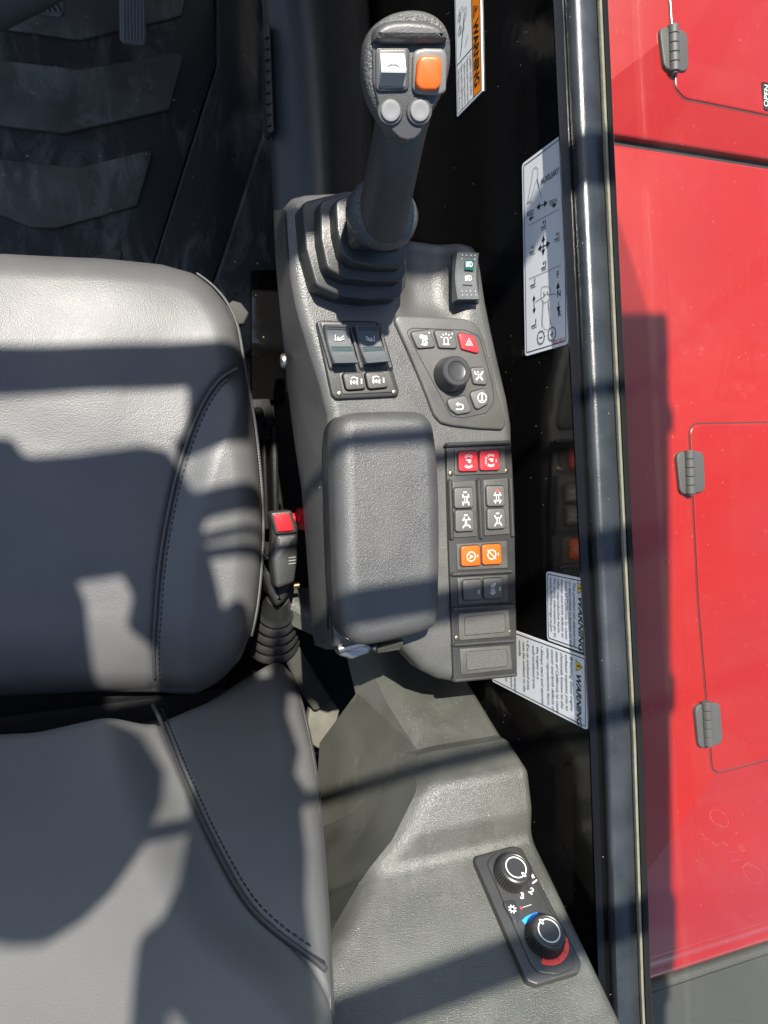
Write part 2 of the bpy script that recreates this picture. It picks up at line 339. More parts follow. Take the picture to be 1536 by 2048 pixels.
def glass_mat():
    m = bpy.data.materials.new('window_glass'); M['window_glass'] = m; m.use_nodes = True; nt = m.node_tree; L = nt.links
    nt.nodes.remove(nt.nodes['Principled BSDF']); out = nt.nodes['Material Output']
    tr = nd(nt, 'ShaderNodeBsdfTransparent'); tr.inputs[0].default_value = (0.93, 0.96, 0.95, 1)
    gl = nd(nt, 'ShaderNodeBsdfGlossy'); gl.inputs['Roughness'].default_value = 0.02
    fr = nd(nt, 'ShaderNodeFresnel'); fr.inputs[0].default_value = 1.35
    mx = nd(nt, 'ShaderNodeMixShader'); geo0 = nd(nt, 'ShaderNodeNewGeometry'); bf = nd(nt, 'ShaderNodeMath', operation='SUBTRACT'); bf.inputs[0].default_value = 1.0; L.new(geo0.outputs['Backfacing'], bf.inputs[1]); fm_ = nd(nt, 'ShaderNodeMath', operation='MULTIPLY'); L.new(fr.outputs[0], fm_.inputs[0]); L.new(bf.outputs[0], fm_.inputs[1])
    L.new(fm_.outputs[0], mx.inputs[0]); L.new(tr.outputs[0], mx.inputs[1]); L.new(gl.outputs[0], mx.inputs[2])
    df = nd(nt, 'ShaderNodeBsdfDiffuse'); df.inputs[0].default_value = (0.6, 0.58, 0.55, 1)
    geo = nd(nt, 'ShaderNodeNewGeometry')
    nz = nd(nt, 'ShaderNodeTexNoise'); nz.inputs['Scale'].default_value = 9; nz.inputs['Detail'].default_value = 8; L.new(geo.outputs['Position'], nz.inputs['Vector'])
    mr = nd(nt, 'ShaderNodeMapRange'); mr.inputs[1].default_value = 0.35; mr.inputs[2].default_value = 0.8; mr.inputs[3].default_value = 0.006; mr.inputs[4].default_value = 0.022; L.new(nz.outputs['Fac'], mr.inputs[0])
    m2 = nd(nt, 'ShaderNodeMixShader'); L.new(mr.outputs[0], m2.inputs[0]); L.new(mx.outputs[0], m2.inputs[1]); L.new(df.outputs[0], m2.inputs[2]); L.new(m2.outputs[0], out.inputs[0])
glass_mat()
def link_part(o, kind=None):
    if kind: o['kind'] = kind
    return o

# ================================================================== SETTING
# ---- cab floor, walls
mb = MB(); box(mb, -0.75, 0.6, -0.9, 1.4, -0.05, -0.012)
o = mb.build('floor', 'floor_rubber'); o['kind'] = 'structure'
XW = 0.425                                            # inner face of the right cab wall
mb = MB(); mb.add([(x, y, z) for x in (XW, XW+0.02) for y, z in ((-0.9, 0), (1.3, 0), (1.3, 0.725), (0.6, 0.755), (-0.65, 0.826), (-0.9, 0.835))], [(0, 1, 2, 3, 4, 5), (11, 10, 9, 8, 7, 6)]+[(i, (i+1) % 6, 6+(i+1) % 6, 6+i) for i in range(6)])
o = mb.build('cab_wall', 'gloss_black'); o['kind'] = 'structure'
mb = MB(); box(mb, 0.13, XW-0.001, -0.75, 0.12, 0.0, 0.33, r=0.01)
o = mb.build('wheel_box', 'black_rubber'); o['kind'] = 'structure'
mb = MB(); box(mb, -0.75, 0.6, 1.30, 1.33, 0.0, 0.75, r=0.001)
o = mb.build('front_wall', 'gloss_black'); o['kind'] = 'structure'

mb = MB(); box(mb, -0.75, 0.30, 0.56, 1.30, 0.86, 0.95, r=0.03)
tag(mb.build('dash_hood', 'column_plastic'), 'dark dashboard hood over the footwell, ahead of the joystick', 'dashboard')

# ---- window rail along the top of the wall (follows a slight rise to the rear)
def rail_pt(px, py, z): return P(px, py, z)
win = thing('window_frame', 'dark blue-grey painted window rail running beside the red hood', 'window frame', (0.44, 0.0, 0.76))
ys = [(-60), 293, 690, 1150, 1465, 1980, 2150]
inner = [1102, 1118, 1137, 1160, 1177, 1195, 1203]
def interp(y, arr): return float(np.interp(y, ys, arr))
def railstrip(name, mats, prof, step=40):
    """prof: list of (pixel offset from the inner rail edge as a function of y, z above rail base)"""
    mb = MB(); yy = list(range(-80, 2161, step)); n = len(prof); vs = []; fs = []
    for y in yy:
        zb = float(np.interp(y, [0, 2048], [0.768, 0.824]))
        for off, dz in prof:
            x = interp(y, inner)+(off(y) if callable(off) else off)
            q = P(x, y, zb+dz); vs.append(q)
    for i in range(len(yy)-1):
        for k in range(n-1): fs.append((i*n+k, i*n+k+1, (i+1)*n+k+1, (i+1)*n+k))
    mb.add(vs, fs); return mb
lin = lambda a, b: (lambda y: a+(b-a)*y/2048.0)
zb0 = 0.0
railstrip('rail', None, [(lin(26, 26), 0.0005), (lin(29, 28), 0.003), (lin(38, 33), 0.008), (lin(47, 39), 0.0115), (lin(58, 46), 0.0125), (lin(87, 82), 0.013), (lin(89, 84), 0.011)]).build('rail', 'rail_paint', win, ang=60)
railstrip('lip', None, [(lin(6, 8), -0.05), (lin(3, 2), -0.02), (lin(0, 0), -0.004), (lin(2, 3), 0.0), (lin(16, 16), 0.001), (lin(22, 22), 0.0012), (lin(26, 26), 0.0005)]).build('inner_lip', 'gloss_black', win, ang=60)
railstrip('seal', None, [(lin(87, 82), 0.009), (lin(90, 84), 0.015), (lin(95, 88), 0.018), (lin(99, 92), 0.015), (lin(101, 94), 0.009)]).build('rubber_seal', 'khaki_seal', win, ang=80)
railstrip('edge', None, [(lin(100, 93), 0.010), (lin(101, 95), 0.016), (lin(110, 106), 0.016), (lin(111, 107), -0.05)]).build('glazing_strip', 'black_rubber', win, ang=60)
# ---- side window pane standing in the rail
mb = MB(); a0 = P(interp(-60, inner)+106, -60, 0.765); a1 = P(interp(2150, inner)+101, 2150, 0.82)
d = (a1-a0).normalized(); nn = Vector((d.y, -d.x, 0)).normalized()*-0.002
a0 = a0-d*0.3; a1 = a1+d*0.3
q = [a0, a1, a1+Vector((0, 0, 0.95)), a0+Vector((0, 0, 0.95))]
mb.add(q+[v+nn*2 for v in q], [(0, 1, 2, 3), (7, 6, 5, 4), (0, 4, 5, 1), (1, 5, 6, 2), (2, 6, 7, 3), (3, 7, 4, 0)])
tag(mb.build('window_pane', 'window_glass', smooth=False), 'dusty clear side window glass standing above the rail, red hood behind it', 'window')

# ---- cab roof overhead: header, guard bars and side rail that shade the cab
roof = thing('cab_roof', 'dark cab roof frame with cross bars above the seat', 'roof', (0, 0, 1.9))
ZR = 1.90
def up(p, z): return Vector(p)+LDIR*((z-p[2])/LDIR.z)
def roofbar(px, py, zs, w, name='guard_bar', th=0.012):
    q = up(P(px, py, zs), ZR); mb = MB(); fz = Frame(q, (1, 0.06, 0), (0, 1, 0)); slab(mb, fz, [(-0.95-q.x, -w/2), (0.47-q.x, -w/2), (0.47-q.x, w/2), (-0.95-q.x, w/2)], -th/2, th/2, r=0.002, cr=0.002); mb.build(name, 'roof_paint', roof)
for a in [(240, 730, 0.52, 0.048, 'header_beam'), (780, 880, 0.742, 0.011), (780, 1207, 0.742, 0.030), (860, 1540, 0.635, 0.012), (870, 1868, 0.60, 0.032)]: roofbar(*a)
p = up(P(1338, 1200, 0.55), ZR); p0 = up(P(1320, 668, 0.55), ZR)
mb = MB(); box(mb, p.x-0.10, p.x, -1.4, p0.y, ZR-0.015, ZR+0.015, r=0.004); mb.build('side_rail', 'roof_paint', roof)
for yy_, ww in ((838, 0.030), (1385, 0.05), (1900, 0.16)):  # unseen boxes added to make the side rail's shadow edge on the hood uneven
    q = up(P(1340, yy_, 0.55), ZR); mb = MB(); box(mb, p.x-0.02, p.x+0.008, q.y-ww/2, q.y+ww/2, ZR-0.012, ZR+0.012, r=0.004); mb.build('shadow_step', 'roof_paint', roof)

# ================================================================== RED HOOD OUTSIDE
ZH = 0.55; hood = thing('engine_hood', 'bright red steel engine hood outside the side window', 'engine hood', (0.85, 0, ZH-0.3))
fh = HF(ZH)
def hoodpoly(pts): return fh.poly(pts)
y_gap0, y_gap1 = P(1380, 293, ZH).y, P(1380, 311, ZH).y
y_end = P(1300, 1982, ZH).y
XI = 0.56; XO = 1.75
door1 = fillet(hoodpoly([(1336, -120), (1337, 0), (1349, 178), (1368, 198), (1536, 232), (1700, 262), (1700, -120)]), 0.012)
door2 = fillet(hoodpoly([(1700, 842), (1536, 845), (1377, 848), (1395, 1200), (1424, 1548), (1536, 1519), (1700, 1480)]), 0.015)
mb = MB()
slab(mb, fh, [(XI, y_gap0), (XO, y_gap0), (XO, 1.35), (XI, 1.35)], -0.30, 0, r=0.004, cr=0.004)
mb.build('hood_panel', 'red_paint', hood)
mb = MB(); slab(mb, fh, [(XI, y_end+0.045), (XO, y_end+0.045), (XO, y_gap1), (XI, y_gap1)], -0.30, 0, r=0.004, cr=0.004)
mb.build('hood_panel', 'red_paint', hood)
mb = MB(); pf = [(0.050, -0.0008), (0.042, -0.0012), (0.036, -0.0030), (0.031, -0.0050), (0.025, -0.0056), (0.018, -0.0058), (0.013, -0.0075), (0.008, -0.0110), (0.003, -0.0165), (0.0, -0.024), (0.0, -0.20)]
mb.add([fh.w(x, y_end+a, b) for x in (XI, XO) for a, b in pf], [(k, k+1, len(pf)+k+1, len(pf)+k) for k in range(len(pf)-1)])
mb.build('hood_fold', 'red_paint', hood)
mb = MB(); box(mb, XI+0.01, XO-0.01, y_gap1-0.002, y_gap0+0.002, ZH-0.3, ZH-0.012); mb.build('gap_liner', 'gap_black', hood)
for i, dpoly in enumerate((door1, door2)):
    mb = MB()
    p = dpoly if area2(dpoly) > 0 else dpoly[::-1]
    rings(mb, fh, [(inset(p, -0.0016), 0.0003), (inset(p, 0.0006), 0.0004)], cap0=False, cap1=False)
    mb.build('door_gap', 'seam_dark', hood)
    mb = MB(); rings(mb, fh, [(inset(p, 0.0006), 0.0002), (inset(p, 0.0010), 0.0016), (inset(p, 0.002), 0.0022), (inset(p, 0.004), 0.0024)]); dr = mb.build('service_door', 'red_paint', hood)
    if i == 0:
        mb = MB(); lp = fh.poly([(1521, 164), (1600, 172), (1612, 232), (1527, 222)], 0.002)
        slab(mb, fh, lp, 0.0018, 0.0024, r=0.0001, cr=0.004, seg=1, mi=1); slab(mb, fh, inset(fillet(lp, 0.004), 0.0015), 0.0022, 0.0026, r=0.0001, cr=0.001, seg=1, mi=0)
        a, b = fh.px(1530, 213, 0.003); sf = fh.sub(a, b, 0, rad(88)); text(mb, sf, 'OPEN', 0.0, -0.006, 0.012, h=0.003, mi=1)
        stroke(mb, sf, [(0.0, -0.022), (0.03, -0.022), (0.03, -0.04)], 0.0012, 0.003, 1); stroke(mb, sf, arc(0.012, -0.016, 0.006, 0, 300), 0.0012, 0.003, 1)
        mb.build('open_label', ['decal_ink', 'white_print'], dr, smooth=False)
# hinges: two leaves and a knuckled barrel each
def hinge(pts, ax0, ax1, parent):
    hp = thing('door_hinge', '', '', (0, 0, 0)) if False else None
    h = MB(); c = fh.poly(pts, 0.004)
    pslab(h, fh, pts, 0.0, 0.006, r=0.002, cr=0.010)
    a = Vector((*fh.px(*ax0, 0.012),)); b = Vector((*fh.px(*ax1, 0.012),))
    ob = h.build('hinge', 'hinge_paint', parent)
    kb = MB(); K = 5
    for k in range(K):
        s, e = a+(b-a)*(k/K+0.006), a+(b-a)*((k+1)/K-0.006)
        tube(kb, [fh.w(s.x, s.y, 0.006), fh.w(s.x+(e.x-s.x)*0.06, s.y+(e.y-s.y)*0.06, 0.006), fh.w(s.x+(e.x-s.x)*0.94, s.y+(e.y-s.y)*0.94, 0.006), fh.w(e.x, e.y, 0.006)], [0.0072, 0.0078, 0.0078, 0.0072], 14)
    tube(kb, [fh.w(a.x, a.y, 0.006), fh.w(b.x+(b.x-a.x)*0.03, b.y+(b.y-a.y)*0.03, 0.006)], 0.0045, 10)
    kb.build('hinge_barrel', 'hinge_paint', ob)
hinge([(1319, 50), (1376, 62), (1378, 143), (1330, 138)], (1352, 46), (1355, 140), hood)
hinge([(1353, 903), (1408, 902), (1412, 984), (1362, 990)], (1384, 900), (1387, 988), hood)
hinge([(1390, 1410), (1441, 1405), (1447, 1488), (1399, 1498)], (1418, 1405), (1423, 1493), hood)
# plastic fender behind the hood
mb = MB(); slab(mb, fh, [(0.50, -1.9), (XO, -1.9), (XO, y_end-0.008), (0.50, y_end-0.008)], -0.3, -0.018, r=0.012, cr=0.01, seg=5)
tag(mb.build('fender_cover', 'fender_plastic'), 'grey textured plastic cover beyond the rear edge of the red hood', 'fender')

# ================================================================== FLOOR MAT AND PEDALS
mat_t = thing('floor_mat', 'dark navy rubber floor mat with raised chevron pads', 'floor mat', (0.0, 0.6, -0.01))
f0 = HF(0.0)
mb = MB(); pslab(mb, f0, [(-400, -250), (395, -250), (430, 10), (434, 125), (306, 530), (200, 850), (-400, 850)], -0.012, 0.0, r=0.003, cr=0.01); mb.build('mat_sheet', 'floor_rubber', mat_t)
def pad(pts): mb = MB(); pslab(mb, f0, pts, -0.001, 0.006, r=0.003, cr=0.006); mb.build('raised_pad', 'floor_pad', mat_t)
pad([(-200, 90), (0, 119), (160, 138), (355, 104), (368, 112), (340, 218), (130, 266), (0, 250), (-200, 225)])
pad([(-200, 285), (0, 318), (160, 334), (298, 300), (306, 306), (275, 412), (115, 456), (65, 455), (0, 428), (-200, 350)])
pad([(150, 525), (235, 497), (245, 505), (225, 600), (100, 640), (-100, 600), (-100, 540)])
pad([(-200, 20), (0, 55), (160, 78), (330, 40), (365, 30), (380, -60), (-200, -90)])
# kick panel to the right of the mat
mb = MB(); f1 = HF(0.02)
pslab(mb, f1, [(432, -200), (540, -200), (540, 250), (428, 560), (380, 750), (250, 750), (310, 522), (436, 125)], -0.03, 0.0, r=0.004, cr=0.01)
tag(mb.build('kick_panel', 'floor_rubber'), 'dark sloping rubber kick panel between floor mat and console pedestal', 'floor panel')
mb = MB(); f2 = HF(0.06)
pslab(mb, f2, [(533, -200), (620, -200), (620, 700), (500, 700), (432, 560), (534, 250)], -0.08, 0.0, r=0.004, cr=0.01)
tag(mb.build('sill_step', 'floor_rubber'), 'narrow dark step at the foot of the console pedestal', 'floor panel')
# accelerator
ped = thing('accelerator_pedal', 'narrow ribbed grey accelerator pedal at the top of the footwell', 'pedal', (*P(265, 20, 0.0).xy, 0.0))
fp = Frame(P(268, 20, 0.09), (1, 0.02, 0), (0, 1, 0.35))
mb = MB(); pslab(mb, fp, [(238, -140), (290, -140), (293, 84), (287, 92), (248, 86), (240, 76)], -0.012, 0.0, r=0.002, cr=0.004); mb.build('pad', 'pedal_rubber', ped)
for k in range(7):
    x = 246+k*6.6; mb = MB(); a = fp.px(x, -140, 0); b = fp.px(x+2.5, 82 if k > 1 else 78, 0)
    tube(mb, [fp.w(*a, 0.0), fp.w(*b, 0.0)], 0.0016, 6); mb.build('rib', 'pedal_rubber', ped)
mb = MB(); q = fp.px(265, -60); tube(mb, [fp.w(*q, -0.012), Vector((fp.w(*q).x, fp.w(*q).y+0.05, 0.0))], 0.012, 10); mb.build('arm', 'black_metal', ped)
# brake
ped = thing('brake_pedal', 'grey slotted brake pedal in the top left corner', 'pedal', (*P(80, 0, 0.0).xy, 0.0))
fp = Frame(P(80, 0, 0.13), (1, 0.0, 0), (0, 1, 0.4))
mb = MB(); pslab(mb, fp, [(-20, -80), (128, -80), (129, 22), (122, 35), (60, 24), (-20, 4)], -0.012, 0.0, r=0.003, cr=0.006); mb.build('pad', 'pedal_rubber', ped)
for k in range(6):
    x = 62+k*11; mb = MB(); a = fp.px(x, 24-k*2); b = fp.px(x+20, 2+0*k)
    a = fp.px(x-12, 0); b = fp.px(x+4, 24)
    tube(mb, [fp.w(*a, 0.0005), fp.w(*b, 0.0005)], 0.0035, 6); mb.build('tread_rib', 'frame_plastic', ped)
mb = MB(); q = fp.px(60, -50); tube(mb, [fp.w(*q, -0.01), Vector((fp.w(*q).x, fp.w(*q).y+0.05, 0.0))], 0.014, 10); mb.build('arm', 'black_metal', ped)
# steering column shroud tip
mb = MB(); tube(mb, [P(-160, 60, 0.45), P(-40, 15, 0.42), P(60, -12, 0.40), P(140, -34, 0.38)], [0.035, 0.028, 0.02, 0.012], 18)
tag(mb.build('column_lever', 'olive_plastic'), 'blurred dark olive lever crossing above the slotted brake pedal', 'lever')

# ---- console pedestal (charcoal cover running forward below the joystick)
pt = thing('console_pedestal', 'charcoal plastic pedestal cover in front of the console', 'pedestal', (0.3, 0.5, 0.0))
prof = [(538, 0.10), (537, 0.33), (541, 0.372), (556, 0.385), (584, 0.392), (596, 0.402), (630, 0.405), (648, 0.402), (662, 0.385), (672, 0.35), (720, 0.335), (738, 0.32), (748, 0.25)]
mb = MB(); vs = []; fs = []; yy = [-200, -50, 100, 200, 300, 400, 470]
for y in yy:
    for x, z in prof: vs.append(P(x+(y-200)*0.045*(1 if x < 560 else 1.5 if x < 660 else 0.6)-(8 if y < 0 else 0), y, z))
n = len(prof)
for i in range(len(yy)-1):
    for k in range(n-1): fs.append((i*n+k, i*n+k+1, (i+1)*n+k+1, (i+1)*n+k))
mb.add(vs, fs); mb.build('cover', 'column_plastic', pt, ang=70)
mb = MB(); fr_ = HF(0.388); pslab(mb, fr_, [(529, 44), (541, 40), (549, 262), (541, 268), (535, 256)], -0.02, 0.004, r=0.002, cr=0.003); edge = mb.build('toothed_strip', 'frame_plastic', pt)
for k in range(9):
    mb = MB(); y = 70+k*22; pslab(mb, fr_, [(530+k*0.55, y), (539+k*0.6, y), (539+k*0.6, y+5), (530+k*0.55, y+5)], 0.003, 0.008, r=0.001, cr=0.001, seg=1); mb.build('tooth', 'frame_plastic', edge)

# ================================================================== SEAT
seat = thing('operator_seat', 'black leather operator seat with piped bolsters', 'seat', (-0.06, 0.0, 0.1))
ZC = 0.50; fc = HF(ZC)
cpoly = fc.poly([(-420, 492), (0, 484), (200, 494), (330, 507), (398, 528), (433, 560), (460, 598), (479, 646), (489, 715), (499, 800), (511, 880), (520, 980), (524, 1060), (520, 1140), (512, 1210), (502, 1270), (485, 1325), (450, 1372), (400, 1400), (300, 1405), (180, 1405), (0, 1415), (-420, 1430)])
seam_c = [(492, 733), (466, 742), (440, 760), (417, 790), (398, 825), (380, 868), (364, 915), (350, 965), (337, 1025), (325, 1090), (316, 1160), (311, 1230), (308, 1290), (310, 1345), (313, 1400)]
seam_cl = [tuple(v) for v in spline([(*fc.px(*p, 0.018), 0) for p in seam_c], 6)]
seam2 = [(p[0], p[1]) for p in seam_cl]
def side_of(a, b, line):
    L = np.array(line); best = np.full(a.shape, 1e9); sg = np.zeros(a.shape)
    for (ax, ay), (bx, by) in zip(L[:-1], L[1:]):
        dx, dy = bx-ax, by-ay; t = np.clip(((a-ax)*dx+(b-ay)*dy)/(dx*dx+dy*dy+1e-12), 0, 1); dd = np.hypot(a-ax-t*dx, b-ay-t*dy)
        cr = dx*(b-ay)-dy*(a-ax); m = dd < best; best = np.where(m, dd, best); sg = np.where(m, np.sign(cr), sg)
    return best, sg
def cush_h(a, b):
    d, s = side_of(a, b, seam2)
    right = (s > 0).astype(float)
    h = 0.020+0*a
    h = h+right*0.014*smst(d, 0, 0.04)-(1-right)*0.004*smst(d, 0.0, 0.08)
    h = h-0.0045*np.exp(-(d/0.004)**2)
    y0 = P(200, 494, ZC).y; h = h-0.03*np.clip((b-(y0-0.13))/0.13, 0, 1)**2.2
    h = h+0.0022*np.sin(a*31+b*17)*np.sin(b*23-a*9)
    y1 = P(200, 1400, ZC).y; h = h-0.03*np.clip(((y1+0.10)-b)/0.10, 0, 1)**2
    return h
mb = MB(); pillow(mb, fc, fillet(cpoly, 0.03), cush_h, 0.038, 0.10, nr=110, centre=fc.px(100, 960), step=0.005, power=1.25)
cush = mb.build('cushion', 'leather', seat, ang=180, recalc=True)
mb = MB(); tube(mb, [fc.w(p[0], p[1], float(cush_h(np.array([p[0]]), np.array([p[1]]))[0])+0.0028) for p in seam_cl[4:-4]], 0.0022, 8); mb.build('piping', 'piping', cush)
def stitches(line, fr, hf, off, L, gap, rr, matn, parent, skip=2):
    mb = MB(); pts = [Vector((p[0], p[1])) for p in line]; acc = 0; i = 0; out = []
    # resample by arc length
    cum = [0]
    for p, q in zip(pts[:-1], pts[1:]): cum.append(cum[-1]+(q-p).length)
    def at(s):
        k = max(0, min(len(cum)-2, int(np.searchsorted(cum, s))-1)); t = (s-cum[k])/(cum[k+1]-cum[k]+1e-9); d = (pts[k+1]-pts[k]).normalized(); return pts[k].lerp(pts[k+1], t)+Vector((-d.y, d.x))*off
    s = skip*L
    while s+L < cum[-1]-skip*L:
        a, b = at(s), at(s+L); hh = [float(hf(np.array([q.x]), np.array([q.y]))[0]) for q in (a, b)]
        tube(mb, [fr.w(a.x, a.y, hh[0]), fr.w(*(a.lerp(b, 0.5)), (hh[0]+hh[1])/2+rr*0.8), fr.w(b.x, b.y, hh[1])], rr, 5); s += L+gap
    o = mb.build('stitching', matn, parent); o['kind'] = 'stuff'
stitches(seam2, fc, cush_h, 0.0058, 0.0044, 0.0024, 0.0008, 'thread_dark', cush)
# rim seam along the right edge of the cushion
rim = [(400, 534), (432, 563), (458, 600), (476, 648), (486, 716), (497, 800), (509, 880), (518, 980), (521.5, 1060), (517.5, 1140), (509.5, 1210), (500, 1268)]
rimw = spline([fc.w(*fc.px(x, y, -0.014), float(cush_h(*[np.array([c_]) for c_ in fc.px(x, y, -0.014)])[0])-0.032) for x, y in rim], 6)
mb = MB(); tube(mb, rimw, 0.0018, 8); mb.build('rim_piping', 'piping', cush)
mb = MB()
for k in range(0, len(rimw)-1):
    a, b = rimw[k], rimw[k+1]
    for j in range(3):
        p_, q_ = a.lerp(b, j/3+0.04), a.lerp(b, j/3+0.26); e = Vector((-0.0008, 0, 0.0022)); tube(mb, [p_+e, q_+e], 0.00075, 5)
o = mb.build('stitching', 'thread_light', cush); o['kind'] = 'stuff'
# backrest
RC = rad(17); fb = Frame((0, -0.285, 0.50), (1, 0, 0), (0, -math.sin(RC), math.cos(RC)))
fb.n = -fb.n if fb.n.y < 0 else fb.n
bpx = [(-330, 1490), (0, 1470), (80, 1466), (190, 1444), (310, 1406), (400, 1364), (470, 1320), (520, 1291), (552, 1279), (578, 1284), (596, 1302), (610, 1350), (627, 1420), (643, 1505), (652, 1600), (662, 1720), (669, 1850), (675, 1960), (681, 2060), (688, 2200), (694, 2330), (-330, 2330)]
bpoly = fb.poly(bpx, 0.03)
seam_b = [(298, 1395), (315, 1425), (338, 1480), (360, 1535), (384, 1590), (408, 1645), (436, 1702), (470, 1765), (505, 1815), (548, 1855), (600, 1892), (640, 1922), (672, 1950)]
seam_bl = [(v.x, v.y) for v in spline([(*fb.px(*p, 0.022), 0) for p in seam_b], 6)]
def back_h(a, b):
    d, s = side_of(a, b, seam_bl)
    right = (s > 0).astype(float)
    h = 0.022+right*0.030*smst(d, 0, 0.07)-0.005*np.exp(-(d/0.004)**2)
    h = h-(1-right)*0.006*smst(d, 0, 0.10)
    h = h+0.0018*np.sin(a*27+1)*np.sin(b*21)
    return h
mb = MB(); pillow(mb, fb, fillet(bpoly, 0.02), back_h, 0.042, 0.11, nr=110, centre=fb.px(330, 1750, 0.02), step=0.005, tuck=0.01, power=1.25)
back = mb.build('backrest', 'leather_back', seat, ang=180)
fw = lambda p: fb.w(p[0], p[1], float(back_h(np.array([p[0]]), np.array([p[1]]))[0])+0.003)
mb = MB(); tube(mb, [fw(p) for p in seam_bl[3:-4]], 0.0024, 8); mb.build('piping', 'piping', back)
stitches(seam_bl, fb, back_h, -0.0060, 0.0044, 0.0024, 0.0008, 'thread_dark', back, skip=6)
rimb = [(600, 1312), (612, 1350), (629, 1420), (644, 1505), (653, 1600), (662.5, 1720), (669.5, 1850), (675, 1960), (681, 2060), (686, 2150)]
def rim_at(x, y):
    a, b = fb.px(x-2, y, 0.03); return fb.w(a, b, float(back_h(np.array([a]), np.array([b]))[0])-0.033)
rimw = spline([rim_at(x, y) for x, y in rimb], 8)
mb = MB(); tube(mb, rimw, 0.0015, 8); mb.build('rim_piping', 'piping', back)
mb = MB()
for k in range(len(rimw)-1):
    a, b = rimw[k], rimw[k+1]
    for j in range(3):
        p_, q_ = a.lerp(b, j/3+0.04), a.lerp(b, j/3+0.26); e = Vector((-0.002, 0.002, 0.0012)); tube(mb, [p_+e, q_+e], 0.0007, 5)
o = mb.build('stitching', 'thread_light', back); o['kind'] = 'stuff'
mb = MB(); box(mb, -0.30, 0.145, -0.30, 0.20, 0.08, 0.44, r=0.02); mb.build('seat_base', 'black_rubber', seat)
mb = MB(); box(mb, -0.30, 0.17, -0.42, -0.262, 0.30, 0.452, r=0.01); mb.build('gap_shade_block', 'black_rubber', seat)  # black block added so the gap behind the cushion reads as deep shade
mb = MB(); box(mb, -0.25, 0.12, -0.46, -0.30, 0.30, 0.62, r=0.02); mb.build('back_frame', 'black_rubber', seat)
# pale adjuster tab below the front corner
mb = MB(); f_ = HF(0.40); pslab(mb, f_, [(466, 600), (483, 605), (499, 626), (488, 648), (468, 650), (445, 615)], -0.02, 0.0, r=0.003, cr=0.004); mb.build('adjuster_tab', 'grey_tab', seat)

# ================================================================== CONSOLE
ZT = 0.70; ft = HF(ZT)
con = thing('control_console', 'dark grey grained plastic control console with switches beside the seat', 'control console', (0.32, 0.0, 0.33))
top_l = [(572, 420), (574, 460), (578, 520), (584, 570), (592, 612), (603, 652), (622, 715), (641, 775), (655, 830), (659, 900), (660, 1000), (662, 1100), (663, 1200), (664, 1250), (668, 1285)]
cpx = [(575, 405), (588, 390), (615, 383), (690, 379), (745, 378), (790, 430), (815, 462), (870, 469), (930, 480), (952, 488), (964, 505), (970, 545), (978, 600), (990, 660), (1008, 740), (1022, 800), (1030, 850), (1031, 900), (1032, 1000), (1034, 1200), (1037, 1338), (1028, 1356), (910, 1367), (882, 1362), (848, 1345), (818, 1312), (800, 1292), (720, 1296), (672, 1300)] + top_l[::-1]
cpoly2 = ft.poly(cpx)
scoop = ft.px(872, 540); 
def con_h(a, b):
    # hollow between the joystick boot and the light switch
    x0, y0 = ft.px(865, 540); ex = (a-x0)/0.030; ey = (b-y0)/0.048
    h = -0.022*np.exp(-(ex**4+ey**4))
    return h
mb = MB(); pillow(mb, ft, fillet(cpoly2, 0.006), con_h, 0.013, 0.085, nr=90, centre=ft.px(800, 760), step=0.005, tuck=0.012, power=1.3)
body = mb.build('body', 'console_grain', con, ang=180)
# left side cover, hanging below the top edge
bot_l = [(556, 425), (557, 465), (559, 520), (562, 570), (565, 620), (567, 660), (571, 715), (577, 775), (585, 840), (593, 900), (605, 980), (613, 1080), (620, 1180), (624, 1250), (633, 1290)]
mb = MB(); vs = []; fs = []; n = len(top_l)
A_ = [P(x, y, ZT-0.006) for x, y in top_l]; B_ = [P(x, y, 0.618) for x, y in bot_l]
for k in range(7):
    t = k/6
    for a, b in zip(A_, B_): q = a.lerp(b, t); q.x -= 0.007*math.sin(math.pi*t)+0.001; vs.append(q)
for i in range(n):
    q = B_[i].copy(); q.x += 0.02; q.z -= 0.004; vs.append(q)
R = 8
for k in range(R-1):
    for i in range(n-1): fs.append((k*n+i, k*n+i+1, (k+1)*n+i+1, (k+1)*n+i))
# rounded rear end of the cover
mb.add(vs, fs); side = mb.build('side_cover', 'side_plastic', con, ang=60)
mb = MB(); e0 = [vs[k*n+n-1] for k in range(R)]; e1 = [Vector((v.x+0.012, v.y-0.006, v.z)) for v in e0]; e2 = [Vector((v.x+0.035, v.y-0.008, v.z)) for v in e0]; e3 = [Vector((v.x+0.10, v.y-0.002, v.z)) for v in e0]
allv = e0+e1+e2+e3; fs = []
for s in range(3):
    for k in range(R-1): fs.append((s*R+k, s*R+k+1, (s+1)*R+k+1, (s+1)*R+k))
mb.add(allv, fs); mb.build('end_cover', 'side_plastic', con, ang=60)
def screw(fr, a, b, r, parent, matn='steel', name='screw', mbx=None):
    mb = MB(); lathe(mb, fr, a, b, [(r, 0), (r, r*0.15), (r*0.85, r*0.42), (r*0.5, r*0.55)], 16)
    q = fr.sub(a, b, r*0.56, 0.5); fill(mb, q, [(-r*0.32, -r*0.07), (r*0.32, -r*0.07), (r*0.32, r*0.07), (-r*0.32, r*0.07)], 0.0001, 1); fill(mb, q, [(-r*0.07, -r*0.32), (r*0.07, -r*0.32), (r*0.07, r*0.32), (-r*0.07, r*0.32)], 0.00015, 1)
    return mb.build(name, [matn, 'decal_ink'], parent)
